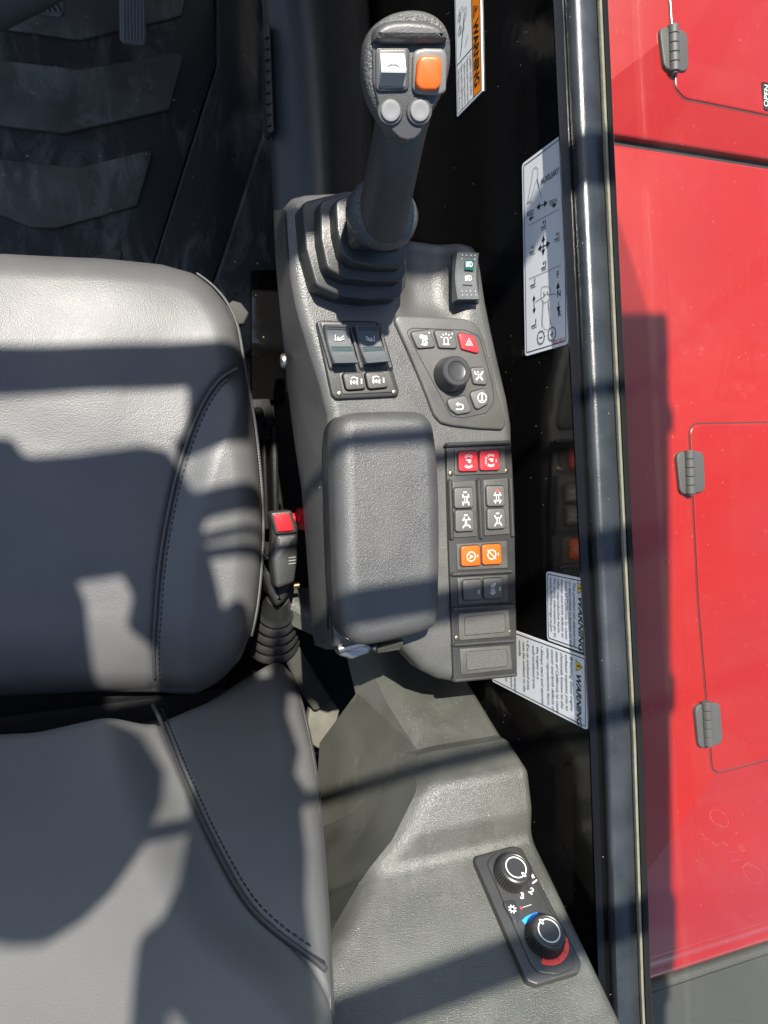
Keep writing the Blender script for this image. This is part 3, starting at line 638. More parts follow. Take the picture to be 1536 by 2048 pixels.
for x, y, z in ((573, 722, 0.652), (641, 1135, 0.655)):
    p = P(x, y, z); f_ = Frame(p+Vector((-0.002, 0, 0)), (0, -1, 0), (0, 0, 1)); f_.n = Vector((-1, 0, 0.25)).normalized(); screw(f_, 0, 0, 0.0075, con, 'dark_steel')

# ---- armrest lid
apx = [(664, 880), (667, 856), (680, 836), (704, 826), (770, 823), (834, 823), (858, 834), (872, 862), (881, 950), (884, 1060), (883, 1160), (879, 1236), (862, 1259), (800, 1277), (735, 1290), (708, 1287), (688, 1268), (676, 1225), (668, 1060)]
fa = HF(0.725)
apoly = [(v.x, v.y) for v in spline([(*fa.px(666+(p[0]-664)*0.965, p[1], 0.008), 0) for p in apx+[apx[0]]], 4)][:-1]
def arm_h(a, b): return 0.020+0*a
mb = MB(); pillow(mb, fa, apoly, arm_h, 0.017, 0.045, nr=60, step=0.004, power=1.15); arm = mb.build('armrest_lid', 'armrest_plastic', con, ang=180)
mb = MB(); tube(mb, [P(659, y, 0.698)+Vector((-0.0015, 0, 0)) for y in range(870, 1290, 30)], 0.0009, 6); mb.build('parting_line', 'black_rubber', con)
# toggle latches under the rear end
for (pts, nm) in (([(672, 1300), (738, 1286), (746, 1294), (740, 1306), (704, 1320), (680, 1312)], 0), ([(746, 1294), (772, 1282), (804, 1276), (810, 1288), (802, 1300), (770, 1306), (750, 1306)], 1)):
    fl = HF(0.690+0.005*nm); mb = MB(); pslab(mb, fl, pts, -0.012, 0.0, r=0.003, cr=0.004)
    la = mb.build('latch', 'dark_steel', con)
    mb = MB(); c = fl.px((700 if nm == 0 else 776), 1297); tube(mb, [fl.w(c[0]-0.013, c[1]+0.001, 0.002), fl.w(c[0]+0.014, c[1]+0.005, 0.002)], 0.0042, 10); mb.build('latch_pin', 'steel' if nm == 0 else 'brass', la)

# ---- icons (drawn in mm on a button's own frame)
W = 0.0011
mm = 0.001
def S(mb, fr, pts, w=0.9, closed=False, mi=1): stroke(mb, fr, [(x*mm, y*mm) for x, y in pts], w*mm, 0.0003, mi, closed)
def Fp(mb, fr, pts, mi=1, h=0.0003): fill(mb, fr, [(x*mm, y*mm) for x, y in pts], h, mi)
def ic_P(mb, fr): text(mb, fr, 'P', -2.2*mm, -2.6*mm, 7.4*mm, 0.0003, bold=0.04); [S(mb, fr, arc(0, 0, 5.0, a-48, a+48), 0.6) for a in (0, 180)]; [S(mb, fr, arc(0, 0, 6.6, a-42, a+42), 0.6) for a in (0, 180)]
def ic_Pauto(mb, fr):
    f2 = fr.sub(0, 1.2*mm); text(mb, f2, 'P', -2.1*mm, -2.2*mm, 6.6*mm, 0.0003, bold=0.04); [S(mb, f2, arc(0, 0, 4.9, a-45, a+45), 0.6) for a in (0, 180)]; [S(mb, f2, arc(0, 0, 6.3, a-40, a+40), 0.6) for a in (0, 180)]
    text(mb, fr, 'Auto', 0, -6.6*mm, 4.6*mm, 0.0003, align='CENTER')
def ic_gear(mb, fr, slash=False):
    S(mb, fr, arc(0, 0, 4.8, 0, 360, 28), 0.55)
    for k in range(14):
        a = rad(k*360/14); S(mb, fr, [(4.9*math.cos(a), 4.9*math.sin(a)), (6.0*math.cos(a), 6.0*math.sin(a))], 0.8)
    if slash: S(mb, fr, [(-5.2, -5.2), (5.2, 5.2)], 0.8)
    else: text(mb, fr, 'A', 0, -2.2*mm, 6.4*mm, 0.0003, align='CENTER', bold=0.02)
def ic_axle(mb, fr, mode):
    # frame bars with wheels turned
    S(mb, fr, [(-3, -1.4), (3, -1.4)], 0.8); S(mb, fr, [(-3, 1.4), (3, 1.4)], 0.8) if mode != 'x' else S(mb, fr, [(-2.6, 0), (2.6, 0)], 1.3)
    for sx in (-1, 1):
        S(mb, fr, [(sx*3.2, -3), (sx*3.2, 3)], 0.8)
        for sy in (-1, 1):
            an = {'o': -0.5*sx*sy, 'x': 0.6*sy, 'i': 0.15, 's': 0.5*sy*sx}[mode]
            c = (sx*4.0, sy*3.3); S(mb, fr, [(c[0]-2.0*math.cos(an), c[1]-2.0*math.sin(an)), (c[0]+2.0*math.cos(an), c[1]+2.0*math.sin(an))], 1.2)
def ic_beacon(mb, fr):
    Fp(mb, fr, [(-3.6, -5), (3.6, -5), (3.6, -3.8), (-3.6, -3.8)]); S(mb, fr, [(-2.2, -3.6), (-2.2, 0.6), (-1.6, 1.8), (0, 2.4), (1.6, 1.8), (2.2, 0.6), (2.2, -3.6)], 0.8)
    for a in (20, 55, 125, 160, 90): S(mb, fr, [(4.1*math.cos(rad(a)), 0.6+4.1*math.sin(rad(a))), (6.3*math.cos(rad(a)), 0.6+6.3*math.sin(rad(a)))], 0.8)
def ic_fan(mb, fr):
    Fp(mb, fr, [(-1, 0.6), (-4.2, 1.6), (-4.4, 4.4), (-1.6, 5.2), (0.6, 3.8), (3.6, 4.2), (3.4, 2.2), (0.8, 0.8)]); Fp(mb, fr, arc(0.8, -2.8, 2.9, 0, 340, 16)); S(mb, fr, [(-3, -5), (4, 1.6)], 0.8); S(mb, fr, [(3.6, -5), (-2, 0)], 0.7)
def ic_hazard(mb, fr):
    S(mb, fr, [(-4.6, -3.2), (4.6, -3.2), (0, 4.8)], 0.9, True); S(mb, fr, [(-2.1, -1.9), (2.1, -1.9), (0, 1.8)], 0.8, True)
def ic_tools(mb, fr):
    S(mb, fr, [(-4, -4.2), (3.2, 3.2)], 1.8); S(mb, fr, [(4, -4.2), (-2.6, 2.8)], 1.8); S(mb, fr, arc(-3.4, 3.6, 1.9, 150, 400), 1.2); S(mb, fr, [(2.6, 3.6), (4.6, 4.8)], 1.4)
def ic_info(mb, fr): S(mb, fr, arc(0, 0, 5.0, 0, 360, 28), 0.9); Fp(mb, fr, [(-0.9, -2.8), (0.9, -2.8), (0.9, 0.9), (-0.9, 0.9)]); Fp(mb, fr, [(-1.9, -3.2), (1.9, -3.2), (1.9, -2.4), (-1.9, -2.4)]); Fp(mb, fr, arc(0, 2.4, 1.1, 0, 340))
def ic_return(mb, fr): S(mb, fr, [(-4, -3.2), (2, -3.2)]+arc(2, -0.6, 2.6, -90, 90)+[(-1.5, 2.0)], 1.2); Fp(mb, fr, [(-1.2, 4.4), (-1.2, -0.2), (-4.2, 2.1)])
def ic_dpf(mb, fr):
    for i in range(3):
        for j in range(4): Fp(mb, fr, [(x*0.42+(i-1)*1.8, y*0.42+(j-1.5)*1.5+0.2) for x, y in arc(0, 0, 1.2, 0, 340, 8)])
    S(mb, fr, [(-3.2, -3), (-3.2, 3)], 0.6); S(mb, fr, [(3.2, -3), (3.2, 3)], 0.6); S(mb, fr, [(-3.2, 0), (-6.2, 1.6)], 0.8); S(mb, fr, [(-3.2, 3), (-6.4, 4)], 0.8)
    for c in ((5.6, 2), (7, 0), (5.6, -2)): S(mb, fr, arc(c[0], c[1], 1.6, -150, 150), 0.7)
def ic_turn(mb, fr, sgn):
    S(mb, fr, [(-3.4, -3.4), (-3.4, 1.0)], 1.5); S(mb, fr, [(3.4, -3.4), (3.4, 1.0)], 1.5); S(mb, fr, [(-3.4, -1.2), (3.4, -1.2)], 0.8); S(mb, fr, [(0, -3), (0, 0.4)], 1.6)
    p = arc(0, -1.4, 5.4, 55, 125) if sgn > 0 else arc(0, -1.4, 5.4, 125, 55)
    S(mb, fr, p, 0.9); e = p[-1]; Fp(mb, fr, [(e[0]-sgn*1.8, e[1]-0.6), (e[0]+sgn*0.4, e[1]+1.5), (e[0]+sgn*0.6, e[1]-1.4)])
def ic_boom(mb, fr, sgn):
    S(mb, fr, [(-4*sgn, 3), (-4*sgn, -1.6)], 0.7); Fp(mb, fr, [(-4*sgn-1, -1), (-4*sgn+1, -1), (-4*sgn, -3)]); S(mb, fr, [(-2.4*sgn, -2.2), (4.4*sgn, 2.2)], 0.9); S(mb, fr, [(-1.0*sgn, -2.4), (4.6*sgn, -0.4)], 0.8); S(mb, fr, [(-2.4*sgn, -2.2), (-1*sgn, 1.2)], 0.8)
CW = -math.pi/2
def button(parent, fr, pts, h0, h1, body_m, icon=None, rot=0.0, off=(0, 0), led=None, ledm='led_grey', cr=0.0028, r=0.0012, sc=1.0, label=None, name='button'):
    mb = MB(); pl = fr.poly(pts, h1); slab(mb, fr, pl, h0, h1, r=r, cr=cr); stroke(mb, fr, inset(fillet(pl, cr), -0.0004), 0.0012, h0+0.0012, 3, True)
    c = np.mean(pl, 0); f2 = fr.sub(c[0], c[1], h1, rot)
    if icon:
        f3 = fr.sub(c[0], c[1], h1, rot); f3 = Frame(f3.w(off[0]*mm, off[1]*mm), f3.u, f3.v)
        if sc != 1.0:
            class SF(Frame): pass
            k = sc; base = f3
            f3 = SF(base.o, base.u, base.v); f3.w = (lambda a, b, h=0, base=base, k=k: base.w(a*k, b*k, h)); f3.sub = (lambda a, b, h=0, rot=0, base=base, k=k: base.sub(a*k, b*k, h, rot))
        icon(mb, f3)
    if led:
        a, b, w_, h_ = led; fill(mb, f2, [((a-w_/2)*mm, (b-h_/2)*mm), ((a+w_/2)*mm, (b-h_/2)*mm), ((a+w_/2)*mm, (b+h_/2)*mm), ((a-w_/2)*mm, (b+h_/2)*mm)], 0.0003, 2)
    o = mb.build(name, [body_m, 'white_print', ledm, 'decal_ink'], parent)
    if label: o['label'] = label
    return o

# ---- rocker module with two tall rockers and two small buttons
fm = HF(ZT)
mb = MB(); pslab(mb, fm, [(631, 640), (757, 642), (799, 782), (796, 793), (672, 799), (664, 790)], -0.004, 0.004, r=0.002, cr=0.004); mod = mb.build('rocker_module', 'frame_plastic', con)
mb = MB(); pslab(mb, fm, [(677, 745), (779, 742), (792, 784), (686, 789)], 0.003, 0.0052, r=0.001, cr=0.002); mb.build('insert', 'module_plastic', mod)
for x in (641, 702, 760):
    mb = MB(); a, b = fm.px(x-2, 646, 0.006), fm.px(x+23, 738, 0.006); tube(mb, [fm.w(*a, 0.004), fm.w(a[0]+(b[0]-a[0])*0.96, a[1]+(b[1]-a[1])*0.96, 0.005), fm.w(*b, 0.003)], [0.0022, 0.0026, 0.0024], 8); mb.build('rib', 'frame_plastic', mod)
def tall_rocker(pts, sgn):
    """pts: far-left, far-right, near-right, near-left in picture order"""
    p = [fm.px(x, y, 0.012) for x, y in pts]; mb = MB(); N = 9; vs = []; fs = []
    for k in range(N+1):
        t = k/N; l = Vector(p[0]).lerp(Vector(p[3]), t); r_ = Vector(p[1]).lerp(Vector(p[2]), t); h = 0.009+0.007*(2*t-0.75)**2*0.9
        e = (r_-l)*0.04
        for q, hh in ((l-e*0.5, 0.0), (l, h-0.0012), (l+e, h), (r_-e, h), (r_, h-0.0012), (r_+e*0.5, 0.0)): vs.append(fm.w(q.x, q.y, hh))
    for k in range(N):
        for j in range(5): fs.append((k*6+j, k*6+j+1, (k+1)*6+j+1, (k+1)*6+j))
    fs.append((0, 1, 2, 3, 4, 5)); fs.append(tuple(N*6+j for j in range(6))); mb.add(vs, fs)
    c = [(p[0][i]+p[1][i]+p[2][i]+p[3][i])/4 for i in range(2)]
    def hat(t): return 0.009+0.007*(2*t-0.75)**2*0.9
    def line(t, mi, w):
        l = Vector(p[0]).lerp(Vector(p[3]), t); r_ = Vector(p[1]).lerp(Vector(p[2]), t); l, r_ = l.lerp(r_, 0.06), l.lerp(r_, 0.94); stroke(mb, fm, [l, r_], w, hat(t)+0.0008, mi)
    for t in (0.56, 0.61, 0.66): line(t, 2, 0.0011)
    for t in (0.05, 0.10): line(t, 3, 0.0009)
    l = Vector(p[0]).lerp(Vector(p[3]), 0.34); r_ = Vector(p[1]).lerp(Vector(p[2]), 0.34); q = l.lerp(r_, 0.5)
    f2 = fm.sub(q.x, q.y, hat(0.34)+0.0012, 0.0); ic_boom(mb, f2, sgn)
    mb.build('rocker_switch', ['rocker_dark', 'white_print', 'teal_print', 'decal_ink'], mod, ang=30)
tall_rocker([(650, 648), (699, 650), (714, 727), (666, 728)], 1)
tall_rocker([(712, 651), (758, 652), (777, 724), (730, 728)], -1)
button(mod, fm, [(686, 747), (725, 745), (733, 777), (694, 780)], 0.004, 0.009, 'module_plastic', lambda m, f: ic_turn(m, f, -1), off=(-0.8, 0), led=(6.6, 0, 1.6, 5), sc=0.9)
button(mod, fm, [(731, 745), (769, 744), (778, 774), (738, 778)], 0.004, 0.009, 'module_plastic', lambda m, f: ic_turn(m, f, 1), off=(-0.8, 0), led=(6.6, 0, 1.6, 5), sc=0.9)
for x, y in ((680, 787), (789, 784)): a = fm.px(x, y, 0.005); screw(fm.sub(a[0], a[1], 0.004), 0, 0, 0.0026, mod, 'brass')

# ---- light rocker
lsw_pts = [(911, 503), (956, 505), (957, 603), (911, 602)]
mb = MB(); pslab(mb, fm, [(907, 507), (957, 507), (959, 606), (909, 606)], -0.003, 0.003, r=0.001, cr=0.002); ls = mb.build('light_switch', 'frame_plastic', con)
p = [fm.px(x, y, 0.010) for x, y in [(914, 505), (957, 507), (957, 600), (913, 600)]]; mb = MB(); N = 12; vs = []; fs = []
def lh(t): return 0.007+0.006*abs(2*t-0.9)**1.6
for k in range(N+1):
    t = k/N; l = Vector(p[0]).lerp(Vector(p[3]), t); r_ = Vector(p[1]).lerp(Vector(p[2]), t); e = (r_-l)*0.05
    for q, hh in ((l-e*0.3, 0.0), (l, lh(t)-0.001), (l+e, lh(t)), (r_-e, lh(t)), (r_, lh(t)-0.001), (r_+e*0.3, 0.0)): vs.append(fm.w(q.x, q.y, hh))
for k in range(N):
    for j in range(5): fs.append((k*6+j, k*6+j+1, (k+1)*6+j+1, (k+1)*6+j))
fs.append((0, 1, 2, 3, 4, 5)); fs.append(tuple(N*6+j for j in range(6))); mb.add(vs, fs)
def on_ls(u, t):
    l = Vector(p[0]).lerp(Vector(p[3]), t); r_ = Vector(p[1]).lerp(Vector(p[2]), t); q = l.lerp(r_, u); return fm.sub(q.x, q.y, lh(t)+0.0008)
f2 = on_ls(0.55, 0.235); Fp(mb, f2, [(-4.4, -5.6), (5.6, -5.6), (5.6, 5.6), (-4.4, 5.6)], 2); f2 = on_ls(0.55, 0.235); f2.o = f2.o+f2.n*0.0005
def lamp(f2, tilt):
    S(mb, f2, [(1.2, -2.6), (1.2, 2.6)]+arc(1.2, 0, 2.6, 90, -90, 10), 0.6)
    for j in range(5): y = -2.2+j*1.1; S(mb, f2, [(0.2, y), (-3.4, y-tilt)], 0.45)
lamp(f2, 0.5); lamp(on_ls(0.55, 0.52), 0.9)
for r_i, t in ((0, 0.06), (1, 0.13), (2, 0.82), (3, 0.91)):
    for c_i in range(4):
        if r_i == 1 and c_i in (1, 2): continue
        f2 = on_ls(0.2+0.2*c_i, t); Fp(mb, f2, arc(0, 0, 0.6, 0, 330, 7), 3)
f2 = on_ls(0.5, 0.68); Fp(mb, f2, [(-5.5, -0.4), (5.5, -0.4), (5.5, 0.4), (-5.5, 0.4)], 4)
mb.build('rocker', ['rocker_dark', 'white_print', 'green_lens', 'led_grey', 'decal_ink'], ls, ang=30)

# ---- rotary keypad
mb = MB(); kp_pts = [(783, 629), (820, 630), (930, 637), (950, 645), (962, 660), (975, 700), (995, 780), (1013, 845), (1008, 860), (960, 858), (905, 852), (882, 846), (868, 830), (845, 770), (815, 700)]
pslab(mb, fm, kp_pts, -0.004, 0.004, r=0.0025, cr=0.008); kp = mb.build('rotary_keypad', 'keypad_rubber', con)
mb = MB(); ln = fm.poly([(812, 662), (826, 656), (930, 660), (958, 672), (968, 705), (985, 770), (988, 805), (972, 826), (925, 836), (902, 832), (888, 805)], 0.0042); stroke(mb, fm, fillet(ln, 0.006), 0.0007, 0.00425, 0, True); mb.build('moulded_line', 'decal_ink', kp, smooth=False)
H0, H1 = 0.003, 0.0065
button(kp, fm, [(821, 664), (860, 659), (873, 694), (836, 697)], H0, H1, 'button_black', ic_fan, off=(0, -0.6), led=(5.8, 6.6, 1.8, 1.8))
button(kp, fm, [(868, 660), (908, 662), (916, 697), (879, 696)], H0, H1, 'button_black', ic_beacon, off=(-0.5, -0.5), led=(6.4, 5.8, 1.8, 1.8))
button(kp, fm, [(916, 664), (949, 672), (961, 708), (924, 698)], H0, H1, 'red_button', ic_hazard, off=(0.3, 0.3), sc=0.85, label='red hazard light button')
button(kp, fm, [(941, 736), (969, 734), (976, 770), (948, 768)], H0, H1, 'button_black', ic_tools, sc=0.95)
button(kp, fm, [(939, 785), (968, 777), (979, 790), (976, 808), (953, 821)], H0, H1, 'button_black', ic_info, off=(0.5, 0.3), sc=0.95, cr=0.004)
button(kp, fm, [(892, 799), (932, 791), (946, 824), (915, 829), (902, 820)], H0, H1, 'button_black', ic_return, off=(0.5, 0), sc=0.95, cr=0.004)
c = fm.px(900, 751, 0.004); mb = MB()
prof = [(0.0182, 0.003), (0.0182, 0.005), (0.0176, 0.007), (0.0158, 0.017), (0.0150, 0.0195), (0.0138, 0.0205), (0.0102, 0.0205), (0.0094, 0.0197), (0.0086, 0.0194), (0.004, 0.0192), (0.0004, 0.0191)]
lathe(mb, Frame(fm.w(c[0], c[1]), (1, 0, 0), (0, 1, -0.12)), 0, 0, prof, 48); mb.build('rotary_knob', 'knob_black', kp, ang=30)

# ---- keypad strip
mb = MB(); strip_pts = [(892, 886), (1023, 882), (1029, 1000), (1035, 1348), (908, 1363), (898, 1100)]
pslab(mb, fm, strip_pts, -0.006, 0.004, r=0.0015, cr=0.003); ks = mb.build('switch_strip', 'frame_plastic', con)
def ribline(a, b, r=0.0024, h=0.005):
    mb = MB(); a = Vector(fm.px(*a, 0.006)); b = Vector(fm.px(*b, 0.006)); d = (b-a)
    tube(mb, [fm.w(*(a), h-0.002), fm.w(*(a+d*0.02), h), fm.w(*(a+d*0.98), h), fm.w(*b, h-0.002)], [r*0.7, r, r, r*0.7], 8); mb.build('divider_rib', 'frame_plastic', ks)
for a, b in (((892, 890), (1022, 885)), ((903, 1149), (1026, 1142)), ((904, 1219), (1029, 1211)), ((907, 1290), (1031, 1281)), ((909, 1361), (1035, 1349)), ((900, 960), (904, 1080)), ((957, 958), (963, 1078)), ((1021, 954), (1026, 1074))): ribline(a, b)
def module(pts, m='module_plastic', name='module'):
    mb = MB(); pslab(mb, fm, pts, 0.003, 0.0055, r=0.0008, cr=0.0015); return mb.build(name, m, ks)
module([(909, 897), (1009, 893), (1012, 947), (910, 951)])
module([(905, 964), (951, 961), (955, 1073), (908, 1076)]); module([(967, 960), (1016, 956), (1020, 1068), (970, 1072)])
module([(913, 1088), (1014, 1082), (1016, 1136), (915, 1141)])
module([(915, 1156), (1016, 1150), (1018, 1204), (917, 1210)])
module([(917, 1227), (1018, 1220), (1021, 1273), (919, 1281)]); module([(920, 1298), (1021, 1291), (1025, 1339), (923, 1350)])
for pts in ([(929, 1234), (1009, 1227), (1011, 1264), (930, 1271)], [(932, 1304), (1013, 1298), (1015, 1332), (934, 1341)]):
    mb = MB(); pl = fm.poly(pts, 0.0058); slab(mb, fm, pl, 0.005, 0.0061, r=0.0004, cr=0.001, seg=1); stroke(mb, fm, fillet(pl, 0.001), 0.0006, 0.0058, 1, True); mb.build('blank_cover', ['blank_plastic', 'decal_ink'], ks)
B0, B1 = 0.005, 0.0085
button(ks, fm, [(917, 904), (955, 902), (957, 942), (919, 943)], B0, B1, 'red_button', ic_P, CW, led=(0.5, 7.2, 3, 1.2), ledm='orange_button', sc=1.0, label='red parking brake button marked P')
button(ks, fm, [(960, 902), (998, 900), (1000, 940), (961, 941)], B0, B1, 'red_button', ic_Pauto, CW, led=(0.5, 7.0, 3, 1.2), sc=0.85, label='red parking brake button marked P Auto')
for pts, mode, lm in (([(909, 976), (946, 975), (948, 1015), (910, 1017)], 'i', 'led_grey'), ([(911, 1021), (947, 1020), (949, 1062), (912, 1064)], 'x', 'led_grey'), ([(973, 972), (1009, 972), (1011, 1012), (975, 1013)], 'o', 'led_red'), ([(975, 1018), (1010, 1017), (1012, 1057), (976, 1059)], 's', 'led_grey')):
    button(ks, fm, pts, B0, B1, 'button_black', lambda m, f, mode=mode: ic_axle(m, f, mode), CW, off=(1.8, 1.6), led=(-5.6, 1.0, 1.8, 4.2), ledm=lm, sc=0.95)
button(ks, fm, [(923, 1093), (960, 1091), (962, 1131), (924, 1133)], B0, B1, 'orange_button', lambda m, f: ic_gear(m, f, False), CW, off=(0.5, 0.0), led=(0.5, 7.2, 3, 1.2), sc=0.92, label='orange button with a gear around the letter A')
button(ks, fm, [(965, 1090), (1002, 1088), (1004, 1128), (966, 1130)], B0, B1, 'orange_button', lambda m, f: ic_gear(m, f, True), CW, off=(0.0, -0.5), led=(0.0, 7.0, 3, 1.2), sc=0.92, label='orange button with a crossed-out gear')
button(ks, fm, [(926, 1161), (963, 1159), (965, 1199), (928, 1201)], B0, B1, 'button_black', None, CW, led=(2.4, 6.6, 4.2, 1.8))
button(ks, fm, [(968, 1158), (1005, 1156), (1007, 1196), (969, 1198)], B0, B1, 'button_black', ic_dpf, CW, off=(-0.6, -1.2), led=(0.8, 7.0, 4.2, 1.8), sc=0.8)
for x, y in ((902, 947), (1013, 942), (914, 1276), (1020, 1264)): a = fm.px(x, y, 0.005); screw(fm.sub(a[0], a[1], 0.0042), 0, 0, 0.0027, ks, 'brass')

# ================================================================== JOYSTICK
joy = thing('joystick', 'black joystick with white, orange and grey buttons rising from a stepped boot', 'joystick', (*P(740, 500, 0.70).xy, 0.70))
tiers = [(0.001, 0.724, [(604, 404), (690, 382), (812, 378), (815, 480), (812, 570), (800, 594), (740, 600), (680, 592), (632, 572), (612, 500)]),
         (0.722, 0.742, [(640, 402), (690, 386), (812, 382), (815, 480), (812, 545), (806, 560), (740, 562), (690, 556), (654, 538), (642, 480)]),
         (0.737, 0.759, [(671, 400), (700, 388), (812, 384), (815, 480), (812, 520), (806, 532), (745, 532), (705, 524), (685, 508), (674, 460)]),
         (0.752, 0.773, [(702, 398), (720, 392), (808, 392), (812, 470), (808, 492), (760, 494), (722, 488), (708, 474)])]
zs = [0.700, 0.724, 0.742, 0.759]
for k, (z0, z1, pts) in enumerate(tiers):
    mb = MB(); z0 = zs[k]; fz = HF(0.0); pl = fz.poly(pts, z1); slab(mb, fz, pl, z0-0.003, z1, r=0.0022, cr=0.008, taper=0.001, seg=3)
    mb.build('boot_fold', 'rubber_boot', joy)
fz = HF(0.0); mb = MB(); slab(mb, fz, fz.poly([(706, 376), (812, 372), (816, 482), (712, 486)], 0.785), 0.765, 0.785, r=0.004, cr=0.006); mb.build('boot_neck', 'rubber_boot', joy)
base = P(766, 432, 0.795); neck = P(800, 262, 0.885)
axis = (neck-base).normalized(); fj = Frame(base, axis.cross(Vector((0, 1, 0))).cross(axis) if False else Vector((1, 0, 0))-axis*axis.x, axis.cross(Vector((1, 0, 0))-axis*axis.x))
if fj.n.dot(axis) < 0: fj.n = -fj.n
mb = MB(); f_c = Frame(P(764, 430, 0.792), (1, 0, 0.05), (0, 1, -0.25))
lathe(mb, f_c, 0, 0, [(0.020, -0.012), (0.0275, -0.009), (0.0305, -0.001), (0.0295, 0.007), (0.026, 0.012), (0.020, 0.0145), (0.016, 0.013)], 40); mb.build('collar', 'collar_rubber', joy, ang=180)
mb = MB()
path = [P(765, 445, 0.790), P(769, 415, 0.81), P(776, 380, 0.828), P(785, 335, 0.848), P(792, 300, 0.862), P(799, 262, 0.872), P(808, 215, 0.878)]
rr = [0.0200, 0.0195, 0.0188, 0.0184, 0.0180, 0.0182, 0.0195]; vs = []; fs = []; N = 28
path = spline(path, 4); rr = list(np.interp(np.linspace(0, 6, len(path)), range(7), rr))
x = Vector((1, 0, 0))
for i, p_ in enumerate(path):
    t = (path[min(i+1, len(path)-1)]-path[max(i-1, 0)]).normalized(); x = (x-x.dot(t)*t).normalized(); y = t.cross(x)
    for k in range(N):
        a = 2*math.pi*k/N; e = 1.0
        vs.append(p_+x*(rr[i]*math.copysign(abs(math.cos(a))**0.85, math.cos(a)))+y*(rr[i]*1.25*math.copysign(abs(math.sin(a))**0.85, math.sin(a))))
for i in range(len(path)-1):
    for k in range(N): fs.append((i*N+k, i*N+(k+1) % N, (i+1)*N+(k+1) % N, (i+1)*N+k))
fs.append(tuple(range(N))); fs.append(tuple(range((len(path)-1)*N, len(path)*N))); mb.add(vs, fs); mb.build('grip', 'grip_rubber', joy, ang=70)
# head
fhd = Frame(P(816, 140, 0.925), (1, 0.0, 0.2), (0, 1, 0.36))
hp = [(727, 120), (730, 88), (740, 60), (760, 36), (790, 20), (828, 14), (862, 20), (888, 38), (903, 66), (907, 105), (902, 150), (890, 186), (872, 220), (856, 246), (842, 270), (815, 284), (786, 275), (768, 250), (750, 222), (736, 190), (728, 155)]
hpoly = [(v.x, v.y) for v in spline([(*fhd.px(*q, 0.0), 0) for q in hp+[hp[0]]], 3)][:-1]
if area2(hpoly) < 0: hpoly = hpoly[::-1]
mb = MB(); rs = [(inset(hpoly, 0.022), -0.048), (inset(hpoly, 0.012), -0.043), (inset(hpoly, 0.004), -0.032), (inset(hpoly, 0.0), -0.016), (inset(hpoly, 0.0008), -0.006)]
for k in range(1, 6): t = k/5*math.pi/2; rs.append((inset(hpoly, 0.0008+0.006*(1-math.cos(t))), -0.006+0.006*math.sin(t)))
rings(mb, fhd, rs); head = mb.build('head', 'head_shell', joy, ang=50)
fcp = [(744, 100), (748, 80), (760, 86), (880, 86), (893, 82), (896, 105), (892, 150), (880, 186), (862, 222), (848, 248), (842, 266), (830, 278), (815, 281), (800, 277), (786, 264), (770, 234), (756, 205), (746, 165)]
mb = MB(); pslab(mb, fhd, fcp, -0.004, 0.0022, r=0.0015, cr=0.006); mb.build('face_plate', 'head_face', head)
# brow: thumb rest across the top
brow = [fhd.px(748, 78, 0.008), fhd.px(765, 66, 0.010), fhd.px(795, 66, 0.010), fhd.px(820, 71, 0.010), fhd.px(848, 67, 0.010), fhd.px(876, 66, 0.010), fhd.px(897, 78, 0.008)]
mb = MB(); bt = [(748, 80), (752, 58), (775, 42), (815, 38), (858, 42), (885, 54), (897, 76), (884, 84), (850, 85), (820, 86), (790, 85), (762, 84)]
bp_ = [(v.x, v.y) for v in spline([(*fhd.px(*q, 0.008), 0) for q in bt+[bt[0]]], 3)][:-1]
if area2(bp_) < 0: bp_ = bp_[::-1]
rs = [(inset(bp_, -0.001), -0.003)]
for k in range(0, 7): t = k/6*math.pi/2; rs.append((inset(bp_, 0.0045*(1-math.cos(t))), 0.003+0.006*math.sin(t)))
rings(mb, fhd, rs); mb.build('thumb_rest', 'head_face', head, ang=60)
mb = MB(); pslab(mb, fhd, [(751, 94), (820, 93), (818, 181), (752, 183)], 0.001, 0.0042, r=0.001, cr=0.003); mb.build('bezel', 'head_face', head)
mb = MB(); pslab(mb, fhd, [(757, 99), (814, 98), (812, 176), (757, 177)], 0.003, 0.0052, r=0.0008, cr=0.002); mb.build('bezel', 'bezel_grey', head)
# white rocker: upper face tilted, lower face grey
mb = MB(); q = [fhd.px(x, y, 0.010) for x, y in ((762, 105), (810, 104), (811, 147), (761, 146), (808, 171), (760, 170))]
A_, B_, C_, D_, E_, G_ = [Vector(v) for v in q]
vs = [fhd.w(*A_, 0.006), fhd.w(*B_, 0.006), fhd.w(*(A_*0.92+D_*0.08), 0.0085), fhd.w(*(B_*0.92+C_*0.08), 0.0085), fhd.w(*D_.lerp(A_, 0.12), 0.0130), fhd.w(*C_.lerp(B_, 0.12), 0.0130), fhd.w(*D_, 0.0125), fhd.w(*C_, 0.0125), fhd.w(*G_, 0.006), fhd.w(*E_, 0.006)]
dn = [v-fhd.n*0.006 for v in (vs[0], vs[1], vs[9], vs[8])]; vs += dn
mb.add(vs, [(0, 1, 3, 2), (2, 3, 5, 4), (4, 5, 7, 6), (0, 2, 4, 6, 8, 13, 10), (1, 11, 12, 9, 7, 5, 3), (0, 10, 11, 1)]); mb.add([vs[6], vs[7], vs[9], vs[8], vs[12], vs[13]], [(0, 1, 2, 3), (3, 2, 4, 5)], 1)
c_ = (A_+B_+C_+D_)/4; f2 = fhd.sub(c_.x, c_.y, 0.0118); stroke(mb, f2, arc(0, -0.006, 0.005, 20, 160), 0.0009, 0.0006, 1)
mb.build('rocker_button', ['white_plastic', 'grey_plastic'], head, ang=25, label='white rocker button with grey lower half')
